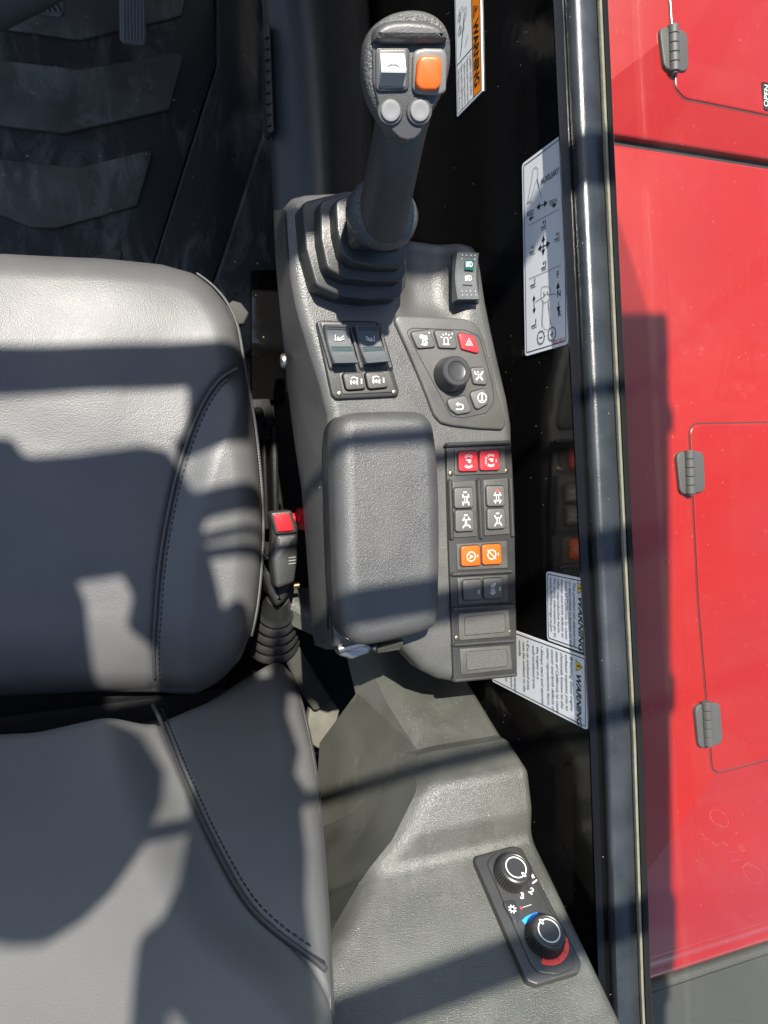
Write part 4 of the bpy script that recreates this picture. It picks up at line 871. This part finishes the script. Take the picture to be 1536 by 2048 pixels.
mb = MB(); pslab(mb, fhd, [(826, 100), (850, 95), (888, 96), (895, 110), (893, 184), (880, 190), (838, 189), (825, 180)], 0.001, 0.0055, r=0.002, cr=0.006); mb.build('bezel', 'bezel_grey', head)
mb = MB(); pslab(mb, fhd, [(837, 110), (886, 110), (882, 181), (831, 180)], 0.004, 0.0105, r=0.0022, cr=0.005); mb.build('push_button', 'orange_button', head, label='orange rectangular push button')
for x in (781, 839):
    mb = MB(); a = fhd.px(x, 222, 0.004); lathe(mb, fhd, a[0], a[1], [(0.0086, 0.0), (0.0086, 0.0035), (0.0080, 0.0042), (0.0072, 0.0042)], 32, cap1=True); mb.build('bezel', 'head_face', head)
    mb = MB(); lathe(mb, fhd, a[0], a[1], [(0.0067, 0.003), (0.0067, 0.0050), (0.0060, 0.0060), (0.0048, 0.0062), (0.0035, 0.0060), (0.0003, 0.0059)], 32); mb.build('round_button', 'grey_plastic', head)

# ================================================================== SEAT BELT BUCKLE
bk = thing('seat_belt_buckle', 'black seat belt buckle with red release button beside the cushion', 'seat belt buckle', (*P(535, 1240, 0.36).xy, 0.36))
t0, b0 = P(568, 1046, 0.515), P(558, 1205, 0.455); axis = (t0-b0).normalized()
fk = Frame(b0, Vector((1, 0, 0))-axis*axis.x, axis.cross(Vector((1, 0, 0))))
if fk.n.dot(axis) < 0: fk.n = -fk.n
Lk = (t0-b0).length
def sq(w, h, r, n=5): return fillet([(-w/2, -h/2), (w/2, -h/2), (w/2, h/2), (-w/2, h/2)], r, n)
mb = MB(); rings(mb, fk, [(sq(0.018, 0.012, 0.004), 0), (sq(0.026, 0.017, 0.005), 0.018), (sq(0.030, 0.020, 0.005), 0.035), (sq(0.031, 0.021, 0.005), Lk-0.006), (sq(0.029, 0.019, 0.005), Lk-0.001), (sq(0.026, 0.016, 0.004), Lk)]); kb = mb.build('body', 'frame_plastic', bk)
# red release button set in the bevelled top
ff = HF(0.527); mb = MB(); pslab(mb, ff, [(540, 1024), (584, 1020), (597, 1066), (552, 1070)], -0.022, 0.0, r=0.003, cr=0.004); mb.build('button_frame', 'frame_plastic', bk)
mb = MB(); pslab(mb, ff, [(547, 1029), (578, 1026), (588, 1061), (556, 1064)], -0.001, 0.003, r=0.0015, cr=0.002); mb.build('release_button', 'red_lever', bk)
fs_ = HF(0.50)
mb = MB(); pslab(mb, ff, [(553, 1069), (597, 1066), (596, 1120), (590, 1165), (552, 1180), (545, 1120)], -0.03, -0.003, r=0.005, cr=0.005); mb.build('housing', 'frame_plastic', bk)
for k in range(3):
    mb = MB(); a, b = ff.px(577, 1116+k*6, -0.003), ff.px(591, 1114+k*6, -0.003); tube(mb, [ff.w(*a, -0.0025), ff.w(*b, -0.0025)], 0.0008, 6); mb.build('grip_rib', 'bezel_grey', kb)
# leather-like sheath and bellows
mb = MB(); sh = HF(0.50); pslab(mb, sh, [(530, 1095), (548, 1128), (594, 1150), (591, 1168), (570, 1205), (555, 1218), (540, 1190), (527, 1150)], -0.05, -0.006, r=0.009, cr=0.006, seg=5); mb.build('sheath', 'rubber_boot', bk)
mb = MB(); a = P(543, 1278, 0.385); b = P(556, 1195, 0.465); d = b-a; prof = []; pts = []; rr = []
for k in range(25):
    t = k/24; pts.append(a+d*t); rr.append((0.036-0.022*t)+(0.0045*math.sin(k*math.pi/2+0.5) if k < 17 else 0))
mb = MB(); tube(mb, pts, rr, 28); mb.build('bellows', 'rubber_boot', bk, ang=75)
# small brass pin by the sheath
mb = MB(); tube(mb, [P(586, 1172, 0.47), P(598, 1170, 0.47)], 0.0035, 10); mb.build('pin', 'brass', bk)
# red lever tip under the console
mb = MB(); tube(mb, [P(582, 1036, 0.50), P(592, 1036, 0.50), P(594, 1037, 0.50), P(650, 1042, 0.50)], [0.006, 0.006, 0.013, 0.016], 18)
tag(mb.build('red_handle', 'red_lever'), 'red handle end tucked under the console beside the belt buckle', 'handle')
# folded webbing and pale bracket behind the buckle
mb = MB(); f_ = HF(0.40); pslab(mb, f_, [(598, 1290), (640, 1360), (664, 1395), (655, 1408), (630, 1425), (600, 1380), (560, 1300)], -0.008, 0.0, r=0.003, cr=0.006)
pslab(mb, f_, [(572, 1195), (586, 1195), (600, 1290), (575, 1290)], -0.02, -0.006, r=0.002, cr=0.004)
tag(mb.build('belt_webbing', 'webbing'), 'folded grey belt webbing beside the backrest corner', 'belt')
mb = MB(); f_ = HF(0.385); pslab(mb, f_, [(620, 1415), (664, 1398), (680, 1420), (672, 1455), (640, 1500), (610, 1480)], -0.012, 0.0, r=0.003, cr=0.005)
tag(mb.build('floor_bracket', 'pale_bracket'), 'pale dusty bracket below the belt webbing', 'bracket')

# ---- seat side bracket
br = thing('seat_bracket', 'glossy black bent steel bracket with bolts between seat and console', 'bracket', (*P(535, 800, 0.33).xy, 0.33))
mb = MB(); vs = []; fs = []; rows = [(540, 0.30), (600, 0.335), (655, 0.35), (675, 0.362), (690, 0.366), (702, 0.362), (720, 0.352), (790, 0.345), (800, 0.343)]
for y, z in rows:
    for x in (500, 504, 566, 572): vs.append(P(x, y, z-(0.01 if x in (500, 572) else 0)))
for i in range(len(rows)-1):
    for k in range(3): fs.append((i*4+k, i*4+k+1, (i+1)*4+k+1, (i+1)*4+k))
mb.add(vs, fs); mb.build('bent_plate', 'gloss_black', br, ang=60)
f_ = HF(0.375); mb = MB(); pslab(mb, f_, [(498, 797), (540, 797), (552, 850), (545, 880), (505, 876)], -0.01, 0.0, r=0.002, cr=0.004); mb.build('bolt_plate', 'black_metal', br)
for x, y in ((515, 826), (536, 845)):
    mb = MB(); a = f_.px(x, y); lathe(mb, f_, a[0], a[1], [(0.0085, 0), (0.0085, 0.002), (0.0068, 0.003), (0.0066, 0.007), (0.005, 0.009), (0.002, 0.0092)], 18); mb.build('bolt', 'black_metal', br)
mb = MB(); pslab(mb, f_, [(541, 852), (556, 850), (560, 1060), (548, 1060)], -0.03, 0.002, r=0.003, cr=0.003); mb.build('rail_bar', 'black_metal', br)
mb = MB(); pslab(mb, f_, [(524, 880), (533, 880), (540, 1060), (530, 1060)], -0.03, -0.002, r=0.003, cr=0.003); mb.build('rail_bar', 'black_metal', br)

# ================================================================== REAR TRIM
trim = thing('rear_trim', 'dusty dark plastic trim behind the console with a stepped ledge', 'trim panel', (0.30, -0.45, 0.33))
XR = 0.395
rows = [(-0.15, 0.42, (690, 1190)), (-0.21, 0.53, (738, 1300)), (-0.255, 0.615, (790, 1412)), (-0.288, 0.678, (850, 1506)), (-0.287, 0.693, (852, 1514)), (-0.306, 0.733, (850, 1572)), (-0.345, 0.741, (802, 1655)), (-0.375, 0.739, (744, 1752)), (-0.395, 0.767, (690, 1800)), (-0.425, 0.808, (600, 1890)), (-0.58, 1.023, (560, 2500))]
low = [(0.13, -0.15, 0.33), tuple(P(690, 1300, 0.50)), tuple(P(712, 1390, 0.545)), tuple(P(655, 1470, 0.52)), tuple(P(650, 1480, 0.52)), tuple(P(635, 1560, 0.525)), tuple(P(625, 1650, 0.54)), tuple(P(640, 1790, 0.66)), tuple(P(620, 1830, 0.70)), tuple(P(520, 1910, 0.74)), (-0.1, -0.50, 0.85)]
xl = [P(*r[2], r[1]).x for r in rows]; xl[-1] = -0.02; xl[0] = 0.2
rad_ = [0, 0.02, 0.02, 0.004, 0.006, 0.016, 0.03, 0.016, 0.01, 0.01, 0]
smp = []
for i, (y_, z_, _) in enumerate(rows):
    if i in (0, len(rows)-1): smp.append((float(i), y_, z_)); continue
    p_ = Vector((y_, z_)); a = Vector(rows[i-1][:2])-p_; b = Vector(rows[i+1][:2])-p_; la, lb = a.length, b.length; a /= la; b /= lb
    th = math.acos(max(-1, min(1, a.dot(b)))); t = min(rad_[i]/math.tan(th/2), la*0.45, lb*0.45)
    for k in range(9):
        w_ = k/8; q = (p_+a*t)*(1-w_)**2+p_*2*w_*(1-w_)+(p_+b*t)*w_*w_; smp.append((i-(t/la)*(1-w_)**2+(t/lb)*w_*w_, q.x, q.y))
extra = []
for (i0, y0, z0), (i1, y1, z1) in zip(smp[:-1], smp[1:]):
    n_ = max(1, int(math.hypot(y1-y0, z1-z0)/0.02)); extra += [(i0+(i1-i0)*k/n_, y0+(y1-y0)*k/n_, z0+(z1-z0)*k/n_) for k in range(n_)]
smp = extra+[smp[-1]]
gm, gf = [], []; idx = list(range(len(rows)))
for n_, (fi, y_, z_) in enumerate(smp):
    X_ = float(np.interp(fi, idx, xl)); lo = Vector([float(np.interp(fi, idx, [l[c_] for l in low])) for c_ in range(3)])
    a, b = smp[max(n_-1, 0)], smp[min(n_+1, len(smp)-1)]; t = Vector((0, b[1]-a[1], b[2]-a[2])).normalized(); nr = Vector((0, t.z, -t.y)); nr = nr if nr.z+nr.y > 0 else -nr
    e = Vector((X_, y_, z_)); nc = Vector((0, 0.5, 0.866)); gm.append([Vector((XR+0.012, y_, z_))-nr*0.03, Vector((XR+0.003, y_, z_))-nr*0.006, Vector((XR-0.001, y_, z_))-nr*0.0015, Vector((XR-0.006, y_, z_)), Vector((X_*0.5+XR*0.5, y_, z_)), e+Vector((0.022, 0, 0)), e+Vector((0.014, 0, 0))-nc*0.0008, e+Vector((0.007, 0, 0))-nc*0.003, e+Vector((0.001, 0, 0))-nc*0.0068, e+Vector((-0.005, 0, 0))-nc*0.012])
    d_ = lo-gm[-1][-1]; gf.append([gm[-1][-1]]+[gm[-1][-1]+d_*k/5 for k in range(1, 6)])
def gridmesh(g, name, matn, a=70):
    mb = MB(); n_ = len(g[0]); mb.add([v for r in g for v in r], [(i*n_+k, i*n_+k+1, (i+1)*n_+k+1, (i+1)*n_+k) for i in range(len(g)-1) for k in range(n_-1)]); return mb.build(name, matn, trim, ang=a)
gridmesh(gm, 'moulding', 'trim_plastic'); gridmesh(gf, 'flank', 'trim_plastic')
mb = MB(); q = [P(846, 1508, 0.674), P(714, 1386, 0.552), P(640, 1486, 0.528), P(630, 1660, 0.56), P(760, 1600, 0.665)]
nrm = Vector((-0.35, 0.35, 0.8)).normalized()
mb.add([p_+nrm*0.004 for p_ in q]+[p_-nrm*0.002 for p_ in q], [tuple(range(5)), tuple(range(9, 4, -1))]+[(i, (i+1) % 5, 5+(i+1) % 5, 5+i) for i in range(5)]); mb.build('flap', 'trim_flap', trim, ang=30)

# ---- climate control
_sl = Vector((0, -0.205, 0.284)).normalized()
fq = Frame(Vector((0.3, -0.375, 0.739)), (1, 0, 0), -_sl)      # sloping rear face
hv = thing('climate_control', 'black climate control panel with two ribbed knobs set in the rear trim', 'climate control', tuple(fq.w(*fq.px(1050, 1830))))
mb = MB(); out_ = [(946, 1713), (1028, 1691), (1044, 1694), (1164, 1925), (1160, 1944), (1074, 1970), (1054, 1962)]
pslab(mb, fq, out_, -0.004, 0.0075, r=0.0022, cr=0.006); hp_ = mb.build('panel', 'frame_plastic', hv)
mb = MB(); pslab(mb, fq, [(972, 1722), (990, 1706), (1020, 1700), (1046, 1712), (1150, 1915), (1148, 1936), (1115, 1950), (1078, 1946), (1062, 1928)], 0.006, 0.0095, r=0.0016, cr=0.012, n=6); mb.build('face', 'frame_plastic', hp_)
dl = (Vector(fq.px(1110, 1965))-Vector(fq.px(1000, 1695))).normalized(); ang = math.atan2(dl.y, dl.x)       # lengthwise direction of the panel
def knob(px, py, mark):
    a = fq.px(px, py, 0.012); mb = MB(); Nk = 84
    def gear(r, amp): return [(a[0]+(r+(amp if k % 2 else -amp))*math.cos(2*math.pi*k/Nk), a[1]+(r+(amp if k % 2 else -amp))*math.sin(2*math.pi*k/Nk)) for k in range(Nk)]
    rings(mb, fq, [(gear(0.0182, 0.0), 0.008), (gear(0.0179, 0.0008), 0.0105), (gear(0.0154, 0.0008), 0.021), (gear(0.0144, 0.0), 0.0228), (gear(0.0130, 0.0), 0.0236), (gear(0.0122, 0.0), 0.0232), (gear(0.002, 0), 0.0230)])
    f2 = fq.sub(a[0], a[1], 0.0233); stroke(mb, f2, arc(0, 0, 0.0098, 0, 360, 40), 0.0011, 0.0004, 1)
    m_ = rad(mark); f3 = f2.sub(0.0092*math.cos(m_), 0.0092*math.sin(m_), 0.0003, m_)
    fill(mb, f3, [(0.0027*math.cos(t), 0.0015*math.sin(t)) for t in np.linspace(0, 2*math.pi, 14)[:-1]], 0.0003, 1); fill(mb, f3, [(0.0018*math.cos(t), 0.0007*math.sin(t)) for t in np.linspace(0, 2*math.pi, 14)[:-1]], 0.0005, 0)
    mb.build('knob', ['knob_black', 'white_print'], hp_, ang=22)
knob(1025, 1747, -62); knob(1090, 1873, 112)
mb = MB(); hF = 0.0100
def tx(s, px, py, size, rt, m=1): a = fq.px(px, py, hF); text(mb, fq.sub(a[0], a[1], 0, rad(rt)), s, -0.002, -0.002, size, hF, m, bold=0.03)
tx('1', 1068, 1764, 0.0085, -70); tx('2', 1062, 1783, 0.0085, -55); tx('3', 1044, 1793, 0.0085, -28)
a = fq.px(1064, 1752, hF); f2 = fq.sub(a[0], a[1], 0, ang)
for k in range(3):
    for j in range(2): fill(mb, f2, [(x*0.7*mm+k*1.3*mm-0.001, y*0.7*mm+j*1.4*mm) for x, y in arc(0, 0, 1, 0, 330, 7)], hF, 1)
a = fq.px(1060, 1742, hF); fill(mb, fq.sub(a[0], a[1], 0, ang), [(-0.0014, -0.0012), (0.0014, 0), (-0.0014, 0.0012)], hF, 1)
l0, l1 = fq.px(1045, 1815, hF), fq.px(1063, 1809, hF); stroke(mb, fq, [l0, l1], 0.0007, hF, 2); a = fq.px(1042, 1816, hF); fill(mb, fq.sub(a[0], a[1]), [(-0.0006, -0.0012), (0.0006, -0.0012), (0.0006, 0.0012), (-0.0006, 0.0012)], hF, 3)
# coloured scales round the lower knob
kc = Vector(fq.px(1089, 1872, hF))
def arcpx(pts, w, mi): stroke(mb, fq, [tuple(v)[:2] for v in spline([(*fq.px(*p_, hF), 0) for p_ in pts], 6)], w, hF, mi)
mb.build('scale_print', ['decal_ink', 'white_print', 'led_grey', 'red_print'], hp_, smooth=False); mb = MB()
arcpx([(1047, 1845), (1054, 1838), (1064, 1833), (1076, 1829)], 0.0042, 0); mb.build('cold_scale', 'blue_print', hp_, smooth=False); mb = MB()
arcpx([(1129, 1874), (1133, 1892), (1130, 1906), (1122, 1917), (1108, 1924), (1092, 1925), (1084, 1921)], 0.0048, 3)
for x0, y0, x1, y1 in ((1125, 1886, 1135, 1884), (1124, 1900, 1133, 1906), (1112, 1912, 1119, 1921)): l0, l1 = fq.px(x0, y0, hF), fq.px(x1, y1, hF); stroke(mb, fq, [l0, l1], 0.0005, hF+0.0002, 0)
mb.build('hot_scale', ['decal_ink', 'white_print', 'led_grey', 'red_print'], hp_, smooth=False)
def snow(m, f):
    for k in range(8): t = k*math.pi/4; S(m, f, [(2.2*math.cos(t), 2.2*math.sin(t)), (3.9*math.cos(t), 3.9*math.sin(t))], 1.1)
    S(m, f, arc(0, 0, 2.0, 0, 360, 16), 0.8)
mb = MB(); a = fq.px(1025, 1818, 0.011); pslab(mb, fq, [(1004, 1803), (1030, 1798), (1040, 1838), (1030, 1847)], 0.008, 0.0104, r=0.0006, cr=0.003, mi=0); snow(mb, fq.sub(a[0], a[1], 0.0106)); mb.build('snowflake_button', ['knob_black', 'white_print'], hp_)

# ================================================================== DECALS ON THE WALL
def wall_frame(off=0.0012): return Frame((XW-off, 0, 0), (0, -1, 0), (0, 0, 1))          # u runs to the rear, v up
fwl = wall_frame()
if fwl.n.x > 0: fwl.n = -fwl.n
def wpx(x, y): p_ = PX(x, y, XW-0.0012); return (-p_.y, p_.z)
def sticker(name, label, u0, u1, v0, v1, border=0.003, cr=0.004, body='decal_white', line=True):
    t = thing(name, label, 'decal', tuple(fwl.w((u0+u1)/2, v0)))
    mb = MB(); slab(mb, fwl, [(u0, v0), (u1, v0), (u1, v1), (u0, v1)], -0.0010, 0.0004, r=0.0001, cr=cr, seg=1); mb.build('sheet', body, t)
    if line:
        mb = MB(); stroke(mb, fwl, fillet([(u0+border, v0+border), (u1-border, v0+border), (u1-border, v1-border), (u0+border, v1-border)], cr*0.5), 0.0009, 0.0006, 0, True); mb.build('border', 'decal_ink', t, smooth=False)
    return t
# A: joystick chart
u0, v0 = -0.316, 0.695; u1, v1 = -0.118, 0.773
st = sticker('control_chart_decal', 'pale joystick function chart decal reading AUXILIARY on the black wall', u0, u1, v0, v1, border=0.0035)
mb = MB()
def dp(x, y): return wpx(x, y)
# chart frame: letters upright when facing forward -> text runs up the wall, tops towards the front
ft_ = Frame(fwl.w(0, 0), fwl.v, -fwl.u)
ft_.n = fwl.n
def cp(x, y): a, b = wpx(x, y); return (b, -a)
def ctext(s, x, y, size, bold=0.0, sx=1.0, m=0): a = cp(x, y); text(mb, ft_, s, a[0], a[1], size, 0.0007, m, bold=bold, sx=sx)
ctext('AUXILIARY', 1083, 370, 0.0080, 0.02, 0.80)
ctext('F', 1114, 556, 0.0085, 0.02); ctext('N', 1115, 595, 0.0085, 0.02); ctext('R', 1117, 634, 0.0085, 0.02)
def cl(pts, w=0.0008, m=0): stroke(mb, ft_, [cp(*q) for q in pts], w, 0.0007, m)
def car(p0, p1, both=False, w=0.0011, hd=0.005): arrow(mb, ft_, cp(*p0), cp(*p1), w, hd, 0.0007, 0, both)
cl([(1057, 452), (1120, 418)], 0.0005, 1); cl([(1059, 558), (1123, 530)], 0.0005, 1)
# boom sketch
cl([(1054, 408), (1062, 400), (1077, 352), (1077, 338), (1072, 334), (1067, 340), (1066, 352), (1060, 385), (1056, 405), (1066, 404)], 0.0006, 1); cl([(1076, 358), (1079, 375)], 0.0011); cl([(1079, 375), (1084, 396)], 0.0005)
car((1074, 416), (1096, 405), True, 0.001, 0.006)
for (x, y, s) in ((1058, 424, -1), (1100, 403, 1)):
    cl([(x, y), (x+10, y-4), (x+11, y+4), (x+1, y+8), (x, y)], 0.0007); cl([(x+5, y-2), (x+6, y+6)], 0.0006); cl([(x+1, y+4), (x+10, y)], 0.0006); cl([(x-2, y+1), (x-1, y+9)], 0.0016) if s < 0 else cl([(x+13, y-6), (x+14, y+2)], 0.0012)
car((1069, 434), (1059, 439), False, 0.0012, 0.005); car((1105, 413), (1114, 408), False, 0.0012, 0.005)
car((1088, 511), (1088, 470), True, 0.001, 0.006); car((1077, 498), (1101, 486), True, 0.001, 0.006)
def forks(x, y, tilt=0):
    cl([(x, y), (x+9, y-4), (x+9, y-16)], 0.0012); cl([(x+1, y+4), (x+11, y)], 0.0007)
for x, y in ((1083, 456), (1110, 480), (1060, 506), (1084, 537)): forks(x, y); car((x+5, y-14), (x+5, y-7), False, 0.0007, 0.003)
forks(1062, 572); forks(1064, 653)
car((1070, 627), (1069, 590), True, 0.0009, 0.005); car((1117, 583), (1117, 564), False, 0.001, 0.006); car((1118, 604), (1118, 626), False, 0.001, 0.006)
cl([(1084, 600), (1083, 578), (1088, 573), (1098, 572), (1102, 580), (1100, 600), (1090, 606), (1084, 600)], 0.0005, 1); cl([(1087, 598), (1085, 645), (1090, 658), (1098, 660), (1102, 650), (1098, 598)], 0.0005, 1)
cl([(1089, 583), (1089, 590), (1093, 589)], 0.0009); cl([(1096, 582), (1096, 589), (1099, 587)], 0.0009); cl([(1091, 592), (1072, 604)], 0.0005); cl([(1098, 590), (1113, 588)], 0.0005); cl([(1088, 605), (1085, 655)], 0.0005); cl([(1097, 603), (1103, 650)], 0.0005)
for (x, y), sgn in (((1083, 675), '-'), ((1105, 668), '+')):
    a = cp(x, y); f2 = ft_.sub(a[0], a[1]); f2.n = fwl.n
    stroke(mb, f2, arc(0, 0, 0.0062, 0, 360, 24), 0.0008, 0.0007, 0)
    for k in range(12): t = k*math.pi/6; stroke(mb, f2, [(0.0062*math.cos(t), 0.0062*math.sin(t)), (0.0074*math.cos(t), 0.0074*math.sin(t))], 0.0014, 0.0007, 0)
    stroke(mb, f2, [(-0.003, 0), (0.003, 0)], 0.001, 0.0007, 0)
    if sgn == '+': stroke(mb, f2, [(0, -0.003), (0, 0.003)], 0.001, 0.0007, 0)
ctext('50315825', 1106, 689, 0.0052, 0.0, 1.0, 2)
mb.build('lettering', ['decal_ink', 'decal_grey_ink', 'decal_red_ink'], st, smooth=False)
# B: orange warning
u0, u1, v0, v1 = -0.60, -0.428, 0.549, 0.614
st = sticker('warning_decal', 'orange banded WARNING decal on the black wall beside the joystick head', u0, u1, v0, v1, cr=0.0008, border=0.0025)
mb = MB(); fill(mb, fwl, [(u0+0.003, v1-0.021), (u1-0.003, v1-0.021), (u1-0.003, v1-0.003), (u0+0.003, v1-0.003)], 0.00055, 0)
mb.build('orange_band', 'decal_orange', st, smooth=False)
mb = MB(); text(mb, fwl, 'WARNING', -0.512, v1-0.0180, 0.0170, 0.0008, 0, bold=0.03, sx=0.88)
q = fwl.sub(-0.524, v1-0.012, 0.0006); q.n = fwl.n
S(mb, q, [(-6, -5), (6, -5), (0, 5.5)], 1.8, True, 0); Fp(mb, q, [(-0.8, -3), (0.8, -3), (0.8, 2), (-0.8, 2)], 0)
stroke(mb, fwl, [(u0+0.003, v1-0.0215), (u1-0.003, v1-0.0215)], 0.001, 0.0007, 0); stroke(mb, fwl, [(u0+0.113, v0+0.003), (u0+0.113, v1-0.021)], 0.001, 0.0007, 0)
for i, s in enumerate(['\u2022 CARRY LOAD LOW!', '\u2022 Retract and lower boom', '   before moving machine.', '\u2022 Stay within stability limits.', '   See Operator\'s Manual.']): text(mb, fwl, s, u0+0.1155, v1-0.0295-i*0.0075, 0.0072, 0.0007, 0, sx=0.70, bold=0.0)
q = fwl.sub(u0+0.074, v0+0.012, 0.0006); q.n = fwl.n
S(mb, q, [(-20, 2), (8, 2), (8, 12), (0, 12), (-4, 18), (-14, 18), (-14, 10), (-20, 8)], 0.8, True, 0); S(mb, q, arc(-12, 1, 4, 0, 360, 16), 0.8, False, 0); S(mb, q, arc(4, 1, 4, 0, 360, 16), 0.8, False, 0); S(mb, q, [(-10, 14), (26, 4), (34, 0)], 1.2, False, 0); S(mb, q, [(20, 22), (28, 14)], 0.9, False, 0)
mb.build('lettering', 'decal_ink', st, smooth=False)
# C / D: two white warnings
def white_warning(name, label, u0, u1, v0, v1, lines, ls, head_size, tri, hx, hy, y0, dy, size, sxx):
    st = sticker(name, label, u0, u1, v0, v1, border=0.0028, cr=0.004); mb = MB()
    text(mb, fwl, 'WARNING', u0+hx, v1-hy, head_size, 0.0007, 0, bold=0.03, shear=0.25, sx=1.0)
    for i, s in enumerate(lines): text(mb, fwl, s, u0+ls+(0.004 if s.startswith(' ') else 0), v1-y0-i*dy, size, 0.0007, 0, shear=0.25, sx=sxx)
    q = fwl.sub(u0+tri, v1-hy+head_size*0.36, 0.0006); q.n = fwl.n; k = head_size/0.012
    Fp(mb, q, [(-6*k, -4.6*k), (6*k, -4.6*k), (0, 6*k)], 1, 0.0001); S(mb, q, [(-6*k, -4.6*k), (6*k, -4.6*k), (0, 6*k)], 1.2*k, True, 0); Fp(mb, q, [(-0.8*k, -3*k), (0.8*k, -3*k), (0.8*k, 2*k), (-0.8*k, 2*k)], 0)
    mb.build('lettering', ['decal_ink', 'decal_yellow'], st, smooth=False); return st
white_warning('lead_warning_decal', 'small white WARNING decal about lead above the larger diesel decal', 0.105, 0.1765, 0.729, 0.794,
    ['This product can expose you', 'to lead which is known to the', 'State of California to cause', 'cancer and birth defects or', 'other reproductive harm.', 'For more information go to', 'www.P65Warnings.ca.gov'], 0.0050, 0.0110, 0.0100, 0.017, 0.0100, 0.0185, 0.0066, 0.0062, 0.86)
def diesel():
    u0, u1, v0, v1 = 0.179, 0.250, 0.610, 0.796
    st = sticker('diesel_warning_decal', 'large white WARNING decal about diesel exhaust behind the console end', u0, u1, v0, v1, border=0.0028, cr=0.004); mb = MB()
    hv_ = 0.7795; text(mb, fwl, 'WARNING', u0+0.019, hv_, 0.0105, 0.0007, 0, bold=0.03, shear=0.25)
    q = fwl.sub(u0+0.012, hv_+0.0042, 0.0006); q.n = fwl.n
    Fp(mb, q, [(-5.4, -4.4), (5.4, -4.4), (0, 5.6)], 1, 0.0001); S(mb, q, [(-5.4, -4.4), (5.4, -4.4), (0, 5.6)], 1.1, True, 0); Fp(mb, q, [(-0.7, -3), (0.7, -3), (0.7, 2), (-0.7, 2)], 0)
    L_ = ['Breathing diesel engine', 'exhaust exposes you to', 'chemicals known to the', 'state of California to cause', 'cancer and birth defects or', 'other reproductive harm.', '\u2022 Always start and operate', '  the engine in a', '  well-ventilated area.', '\u2022 If in an enclosed area,', '  vent the exhaust to the', '  outside.', '\u2022 Do not modify or tamper', '  with the exhaust system.', '\u2022 Do not idle the engine', '  except as necessary.']
    v = 0.7695
    for i, s in enumerate(L_):
        text(mb, fwl, s, u0+0.0050, v, 0.0068, 0.0007, 0, shear=0.25, sx=0.86, bold=0.0); v -= 0.0082+(0.003 if i in (5, 8, 11, 13) else 0)
    mb.build('lettering', ['decal_ink', 'decal_yellow'], st, smooth=False)
diesel()

# ================================================================== ADDED OVERHEAD PLATES, outlines cut to a leaning person's shadow on the seat
fcu = HF(0.522)
def shadow_plate(fr, h, pts, z=1.88):
    w = [up(fr.w(*fr.px(x, y, h), h), z) for x, y in pts]; pl = fillet([(v.x, v.y) for v in w], 0.012, 5); fz = HF(z)
    mb = MB(); p_ = pl if area2(pl) > 0 else pl[::-1]; rings(mb, fz, [(p_, 0), (p_, 0.006)]); mb.build('shadow_blocker', 'roof_paint', roof)
shadow_plate(fcu, 0, [(-420, 862), (20, 866), (44, 905), (150, 900), (280, 886), (335, 898), (364, 940), (388, 992), (526, 966), (526, 1020), (403, 1045), (412, 1090), (430, 1150), (462, 1290), (470, 1420), (312, 1420), (304, 1290), (250, 1250), (264, 1190), (230, 1126), (140, 1130), (168, 1200), (186, 1420), (-420, 1420)])
shadow_plate(fcu, 0, [(374, 745), (505, 745), (505, 884), (364, 914), (340, 884), (374, 862)], 1.885)
shadow_plate(fcu, 0, [(408, 1072), (530, 1050), (530, 1062), (410, 1092)], 1.892)
shadow_plate(fb, 0.02, [(-330, 1400), (200, 1432), (290, 1475), (331, 1540), (330, 1600), (300, 1690), (245, 1770), (190, 1825), (120, 1868), (60, 1872), (-330, 1800)], 1.885)
shadow_plate(fb, 0.03, [(300, 1380), (440, 1300), (500, 1262), (512, 1330), (528, 1385), (540, 1390), (538, 1300), (560, 1262), (580, 1330), (574, 1420), (600, 1490), (590, 1540), (614, 1575), (604, 1620), (614, 1700), (612, 1800), (632, 1960), (640, 2330), (410, 2330), (398, 2060), (366, 2012), (340, 1990), (356, 2040), (362, 2330), (275, 2330), (276, 2048), (282, 1950), (292, 1860), (335, 1830), (362, 1770), (375, 1640), (378, 1570), (318, 1460)], 1.892)
